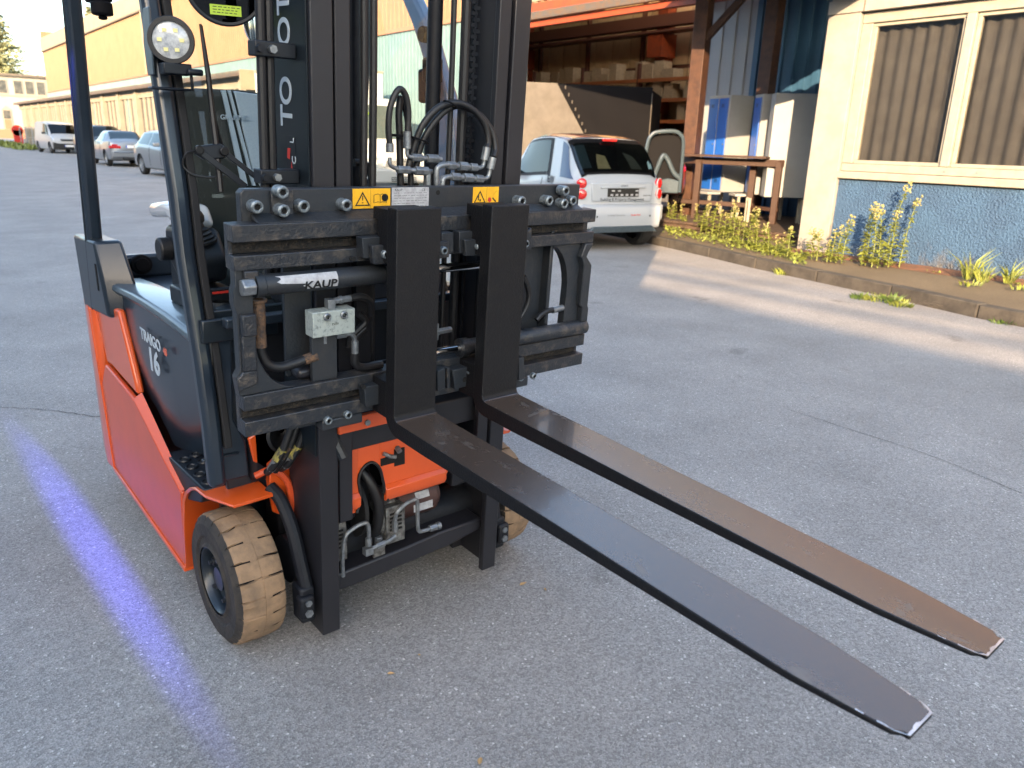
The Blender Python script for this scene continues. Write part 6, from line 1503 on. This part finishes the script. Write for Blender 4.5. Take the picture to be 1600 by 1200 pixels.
tarp(0, sb_, 0, sb_+.47, 'tarp_lit_tone', 'tarpaulin_lit_part', .035); tarp(sb_-.02, 1, sb_+.40, 1, 'tarp_shade_tone', 'tarpaulin_shaded_part', .0)  # diagonal edge between sun and shade painted as two tarpaulin tones
ey = MB()
for i in range(15):
    f = i/14; s = sb_+.06+.40*(1-f)*.92; p = tp(s, .5+(2.6-.5)*f, .05); ey.box(p[0]-.012, p[0]+.012, p[1]-.02, p[1]+.0, p[2]-.035, p[2]+.035)
obj('tarpaulin_eyelet', ey, 'tarp_lit_tone', trl)
A0, A1 = tp(0, 0), tp(1, 0); B0, B1 = Vector(A0)+nrm*2.2, Vector(A1)+nrm*2.2
def quadbox(ps, z0, z1): return MB().add([(p[0], p[1], z0) for p in ps]+[(p[0], p[1], z1) for p in ps], [(0, 3, 2, 1), (4, 5, 6, 7), (0, 1, 5, 4), (1, 2, 6, 5), (2, 3, 7, 6), (3, 0, 4, 7)])
n3 = nrm*.06
obj('trailer_box', quadbox([Vector(A0)+n3, Vector(A1)+n3, B1, B0], .4, 2.56), 'tarp_shade_tone', trl, smooth=False)
obj('chassis', quadbox([Vector(A0)+n3*2, Vector(A1)+n3*2, B1-n3, B0-n3], .28, .39), 'dark_paint', trl, smooth=False)
for s in (.55, .70):
    p = Vector(tp(s, .3))+nrm*.15; dd = u_.normalized(); obj('trailer_wheel', MB().cyl(p-nrm*.0, p+nrm*.2, .3, 24), 'tyre', trl)
st2 = MB(); pts = []
for i in range(9): 
    z = .5+.25*i; pts.append(tp(1.0, z, .03+.02*(i % 2)))
obj('lashing_rope', MB().tube(pts, .012, 6), 'tarp_lit_tone', trl)

# ---- red car shell with open hatch frame, in the bay
rc = at_d(1000, 292, 13.4); 
t = car_root('car_wreck', 'rust-red car body with its grey boot opening bare, behind the timber post', rc.x, rc.y, .78); t.location.z = .36
k = [(0, .62, .35, .62, .66, .5), (.05, .74, .28, .70, .76, .6), (.2, .80, .24, .76, .82, .64), (.6, .84, .22, .80, .85, .66), (1.3, .85, .2, .82, .87, .66), (2.4, .86, .2, .82, .87, .66), (3.4, .86, .2, .80, .86, .66), (4.0, .84, .2, .70, .76, .6)]
c = Car(k, 4.0); c.body(['red_paint', 'car_black'], t, (.8, 3.2), .3); car_wheels(t, (.8, 3.2), .83, .3)
lamp(c, t, 'tail_light', [(.03, 5.2), (.2, 5.2), (.2, 6.1), (.05, 6.1)], 'tail_red')
M_ = frame((.02, .35, .55), (0, -1, 0), (0, 0, 1)); obj('badge_ring', MB().tube([tuple(M_ @ Vector((.11*math.cos(a), .11*math.sin(a), .004))) for a in [i*.3 for i in range(22)]], .008, 5), 'red_paint', t)
hp = at_d(1040, 232, 12.3)
t = thing('tailgate_frame', 'upright grey rounded hatch frame standing behind the small white car', 'car part', (hp.x, hp.y, .80), -.75)
t.scale = (.8, .8, .9)
fr2 = [(-.40, 0, -.10), (-.40, 0, .30), (-.36, 0, .72), (-.30, 0, .86), (-.18, 0, .92), (.14, 0, .94), (.28, 0, .88), (.34, 0, .76), (.35, 0, .4), (.35, 0, -.10)]
obj('frame', MB().tube(smooth_path(fr2, 6), .035, 8), 'ledge_grey', t)
obj('inner_trim', MB().tube(smooth_path([(-.34, .03, .05), (-.2, .03, .12), (-.05, .03, .50), (.05, .03, .48), (.20, .03, .25), (.33, .03, .15)], 6), .045, 8), 'ledge_grey', t)
obj('trim_panel', MB().prism([(-.38, -.12), (.34, -.12), (.34, .10), (.10, .14), (-.05, .10), (-.2, .08), (-.38, .05)], 'y', .02, .06), 'ledge_grey', t, bevel=.02)
obj('dark_liner', MB().prism([(-.38, .02), (.33, .02), (.33, .84), (.1, .90), (-.2, .88), (-.36, .70)], 'y', .12, .14), 'black', t)
obj('stand', MB().box(-.02, .02, .30, .34, -.88, -.1), 'black', t)

# ================================================================== PLANTS AND SMALL THINGS
def weed(x, y, z, H, label, group, kind=0, seed=0, m='leaf_green', cat='plant'):
    r = random.Random(seed); t = thing('tall_weed', label, cat, (x, y, z), r.random()*6, group)
    lv = MB(); stem = []
    bx, by = r.uniform(-.06, .06), r.uniform(-.06, .06)
    for i in range(8):
        f = i/7; stem.append((bx*f*f*H*2, by*f*f*H*2, H*f))
    obj('stem', MB().tube(stem, [.007-.004*i/7 for i in range(8)], 5), m, t)
    n = int(110*H+16)
    for i in range(n):
        f = r.uniform(.04, .97); a = i*2.4+r.random(); l = (.12 if kind == 0 else .085)*(1-.5*f)*r.uniform(.7, 1.2); w_ = l*.17+.004
        o_ = Vector((bx*f*f*H*2, by*f*f*H*2, H*f)); d = Vector((math.cos(a), math.sin(a), r.uniform(.1, .8))).normalized(); s = Vector((-math.sin(a), math.cos(a), 0))*w_
        mid = o_+d*l*.5; tip = o_+d*l+Vector((0, 0, -l*r.uniform(.1, .45)))
        lv.add([tuple(o_), tuple(mid+s), tuple(tip), tuple(mid-s)], [(0, 1, 2, 3)])
    lf = obj('leaves', lv, m, t, smooth=False)
    fl = MB(); 
    for i in range(int(20*H+4)):
        a = r.random()*6.28; rr = r.random()**.5*.036*(1+H*.4); p = Vector((bx*H*2+math.cos(a)*rr, by*H*2+math.sin(a)*rr, H+r.uniform(-.07, .05))); s = .009+.008*r.random()
        e1 = Vector((r.uniform(-1, 1), r.uniform(-1, 1), r.uniform(-1, 1))).normalized()*s; e2 = e1.orthogonal().normalized()*s; e3 = e1.cross(e2).normalized()*s
        fl.add([tuple(p+e1), tuple(p-e1), tuple(p+e2), tuple(p-e2), tuple(p+e3), tuple(p-e3)], [(0, 2, 4), (2, 1, 4), (1, 3, 4), (3, 0, 4), (2, 0, 5), (1, 2, 5), (3, 1, 5), (0, 3, 5)])
    obj('flower_head', fl, 'flower', t, smooth=False); return t
def tuft(x, y, z, R, H, label, cat='grass', seed=0, m='leaf_green', n=80, name='weed_tuft', group=None):
    r = random.Random(seed); b = MB()
    for i in range(n):
        a = r.random()*6.28; q_ = r.random()**.6*R; o_ = Vector((math.cos(a)*q_, math.sin(a)*q_, 0)); d = Vector((math.cos(a)*r.random()*.7, math.sin(a)*r.random()*.7, 1)).normalized(); l = H*r.uniform(.4, 1.1); w_ = r.uniform(.004, .012)
        s = Vector((-math.sin(a+1), math.cos(a+1), 0))*w_; mid = o_+d*l*.55; tip = o_+d*l+Vector((math.cos(a), math.sin(a), -.3))*l*.25
        b.add([tuple(o_-s*.4), tuple(o_+s*.4), tuple(mid+s), tuple(tip), tuple(mid-s)], [(0, 1, 2, 3, 4)])
    o = obj(name, b, m, None, loc=(x, y, z), smooth=False); tag(o, label, cat, group); return o
# row of tall weeds in front of the deck
sd_ = 0
WR_ = [1088, 1095, 1103, 1112, 1121, 1130, 1138, 1145, 1153, 1160, 1168, 1176, 1181, 1193, 1200, 1212, 1222, 1230, 1062, 1050, 1044, 1068]
for px, py, H in ((1088, 357, .38), (1095, 362, .42), (1103, 364, .46), (1112, 368, .50), (1121, 370, .40), (1130, 372, .40), (1138, 374, .58), (1145, 377, .50), (1153, 378, .40), (1160, 380, .34), (1168, 384, .50), (1176, 387, .56), (1181, 388, .38), (1193, 391, .34), (1200, 393, .36), (1212, 396, .22), (1222, 398, .26), (1230, 401, .36), (1062, 352, .34), (1050, 352, .42), (1044, 350, .36), (1068, 356, .22)):
    p = onZ(px, py, .14); sd_ += 1
    weed(p.x, p.y, .13, H*.92, f'{ORD[sorted(WR_).index(px)]} flowering weed from the left in the row before the timber deck', 'weeds in front of the timber deck', sd_ % 2, sd_)
# weeds against the blue wall and the pillar
for px, py, H in ((1345, 412, .60), (1352, 413, .70), (1362, 416, .62), (1371, 417, .66), (1381, 415, .92), (1388, 416, .60), (1405, 416, .78)):
    p = onZ(px, py, .15); sd_ += 1
    weed(p.x, p.y, .14, H, f'{ORD[[1345, 1352, 1362, 1371, 1381, 1388, 1405].index(px)]} tall weed from the left in the clump against the blue wall', 'tall weeds against the blue wall', sd_ % 2, sd_)
for px, py, H in ((1268, 404, .36), (1276, 406, .34), (1298, 408, .36), (1306, 409, .40), (1315, 410, .52), (1292, 408, .25)):
    p = onZ(px, py, .15); sd_ += 1
    weed(p.x, p.y, .14, H, f'{ORD[[1268, 1276, 1292, 1298, 1306, 1315].index(px)]} weed from the left at the foot of the pale corner pillar', 'weeds at the foot of the corner pillar', sd_ % 2, sd_)
i = 0
for px, py, R, H, lab in ((1513, 436, .05, .36, 'tall thin grass tuft by the blue wall'), (1517, 446, .10, .07, 'low bright rosette of leaves on the path under the thin grass tuft'), (1575, 442, .045, .26, 'dry wispy grass at the right end of the blue wall'), (1595, 452, .10, .07, 'low leafy weed on the path at the right edge of the view'), (1535, 440, .05, .24, 'short dry grass just right of the tall thin tuft')):
    p = onZ(px, py, .145); i += 1; tuft(p.x, p.y, .14, R, H, lab, seed=i, n=70 if R > .1 else 40)
# weeds along the kerb
for px, py, R, H, lab in ((1225, 425, .10, .10, 'green weed growing out of the kerb joint nearest the car'), (1345, 462, .10, .07, 'leafy weed in the gutter left of the dry twigs'), (1370, 465, .13, .08, 'wide green weed in the gutter below the pillar'), (1392, 468, .09, .10, 'small green and brown weed in the gutter with red stems'), (1408, 474, .10, .07, 'sprawling weed at the kerb foot, right-hand one of the clump'), (1116, 396, .08, .07, 'small yellow weed at the kerb near the white car wheel'), (1178, 412, .09, .06, 'thin weed at the kerb between the car and the first big weed'), (1192, 413, .14, .05, 'flat grass growing on the kerb top'), (1420, 466, .10, .06, 'tiny weed on the kerb face farther right'), (1570, 500, .12, .05, 'flat yellow weed in the gutter near the right edge')):
    p = onZ(px, py, .03); i += 1; tuft(p.x, p.y, .0, R, H, lab, seed=i, m='leaf_dark' if i % 2 else 'leaf_green', n=90)
tb_ = MB(); p = onZ(1405, 470, .02)
for kk in range(22):
    a = rnd.uniform(-.5, .5)-.6; L_ = rnd.uniform(.08, .3); q_ = Vector((p.x+rnd.uniform(-.15, .15), p.y+rnd.uniform(-.35, .25), .01)); e = q_+Vector((math.sin(a)*L_*.4, -math.cos(a)*L_, rnd.uniform(.0, .06))); tb_.tube([q_, (q_+e)/2+Vector((0, 0, .03)), e], .002, 4)
tag(obj('dry_twigs', tb_, 'tarp_lit_tone'), 'bundle of dry grey twigs lying in the gutter', 'twigs')
# low ground cover along deck edge and path
r = random.Random(5); b = MB()
for kk in range(1500):
    f = r.random(); px = 1038+222*f; py = 357+47*f+r.gauss(0, 4.0); p = onZ(px, py, .14); l = r.uniform(.02, .075); a = r.random()*6.28; w_ = l*.3
    d = Vector((math.cos(a), math.sin(a), r.uniform(.1, 1))).normalized()*l; s = Vector((-math.sin(a), math.cos(a), 0))*w_; o_ = Vector((p.x, p.y, .135))
    b.add([tuple(o_), tuple(o_+d*.5+s), tuple(o_+d), tuple(o_+d*.5-s)], [(0, 1, 2, 3)])
for kk in range(900):
    y = r.uniform(-1.5, 3.9); xx = WX+.05*y-r.uniform(.02, .30); l = r.uniform(.015, .05); a = r.random()*6.28; w_ = l*.3
    if math.sin(y*3.1)+math.sin(y*7.7) < .3: continue
    d = Vector((math.cos(a), math.sin(a), r.uniform(.1, 1))).normalized()*l; s = Vector((-math.sin(a), math.cos(a), 0))*w_; o_ = Vector((xx, y, .135))
    b.add([tuple(o_), tuple(o_+d*.5+s), tuple(o_+d), tuple(o_+d*.5-s)], [(0, 1, 2, 3)])
gc = obj('ground_cover', b, 'leaf_green', smooth=False); gc['kind'] = 'stuff'; tag(gc, 'low bright green ground cover growing along the deck edge and wall foot', 'ground cover')
# far verge at the left
r = random.Random(9); b = MB()
for kk in range(1500):
    y = r.uniform(60, 92); xx = 8.3+.04*(y-60)+r.uniform(0, 1.6); l = r.uniform(.1, .5); a = r.random()*6.28; w_ = l*.25
    d = Vector((math.cos(a)*.6, math.sin(a)*.6, 1)).normalized()*l; s = Vector((-math.sin(a), math.cos(a), 0))*w_; o_ = Vector((xx, y, 0))
    b.add([tuple(o_), tuple(o_+d*.5+s), tuple(o_+d), tuple(o_+d*.5-s)], [(0, 1, 2, 3)])
gc = obj('verge_grass', b, 'leaf_green', smooth=False); gc['kind'] = 'stuff'; tag(gc, 'patchy grass verge beyond the parked van at the annex foot', 'grass')
# red sign and mesh fence beyond the van
fn = thing('mesh_fence', 'pale low mesh fence with a red panel beyond the parked van', 'fence', (10.4, 59, 0), HR)
for kk in range(6): obj('fence_post', MB().box(-.03, .03, kk*3.2, kk*3.2+.06, 0, 1.5), 'cladding_grey', fn, smooth=False)
obj('wire_mesh', MB().box(0, .02, 0, 16, 1.42, 1.46).box(0, .02, 0, 16, .72, .75).box(0, .02, 0, 16, .1, .14), 'cladding_grey', fn, smooth=False)
sg = tag(obj('red_sign', MB().cyl((0, 0, 1.2), (0, .05, 1.2), .45, 24).box(-.35, .35, 0, .05, 0, 1.2), 'label_red', loc=(11.7, 81, 0)), 'red round-topped board standing at the far corner of the annex', 'sign')
# dry leaves on the asphalt
for n_, (px, py, s_, lab) in enumerate(((817, 912, .014, 'small ochre dry leaf on the asphalt right of the mast foot'), (852, 921, .007, 'tiny pale leaf crumb on the asphalt right of the ochre leaf'), (612, 1052, .010, 'small tan leaf scrap on the asphalt in front of the mast'), (750, 1188, .012, 'pale dry leaf at the bottom edge of the view'), (655, 1023, .005, 'yellow crumb on the asphalt near the middle'))):
    p = onZ(px, py, .004); b = MB(); b.add([(-s_, 0, .002), (-.3*s_, .5*s_, .005), (.6*s_, .4*s_, .003), (s_*1.2, 0, .004), (.5*s_, -.45*s_, .006), (-.4*s_, -.4*s_, .003), (.1*s_, 0, .001)], [(0, 6, 1), (1, 6, 2), (2, 6, 3), (3, 6, 4), (4, 6, 5), (5, 6, 0)])
    tag(obj('dry_leaf', b, 'dry_leaf', loc=(p.x, p.y, .001), rot=(0, 0, n_*1.3)), lab, 'leaf')
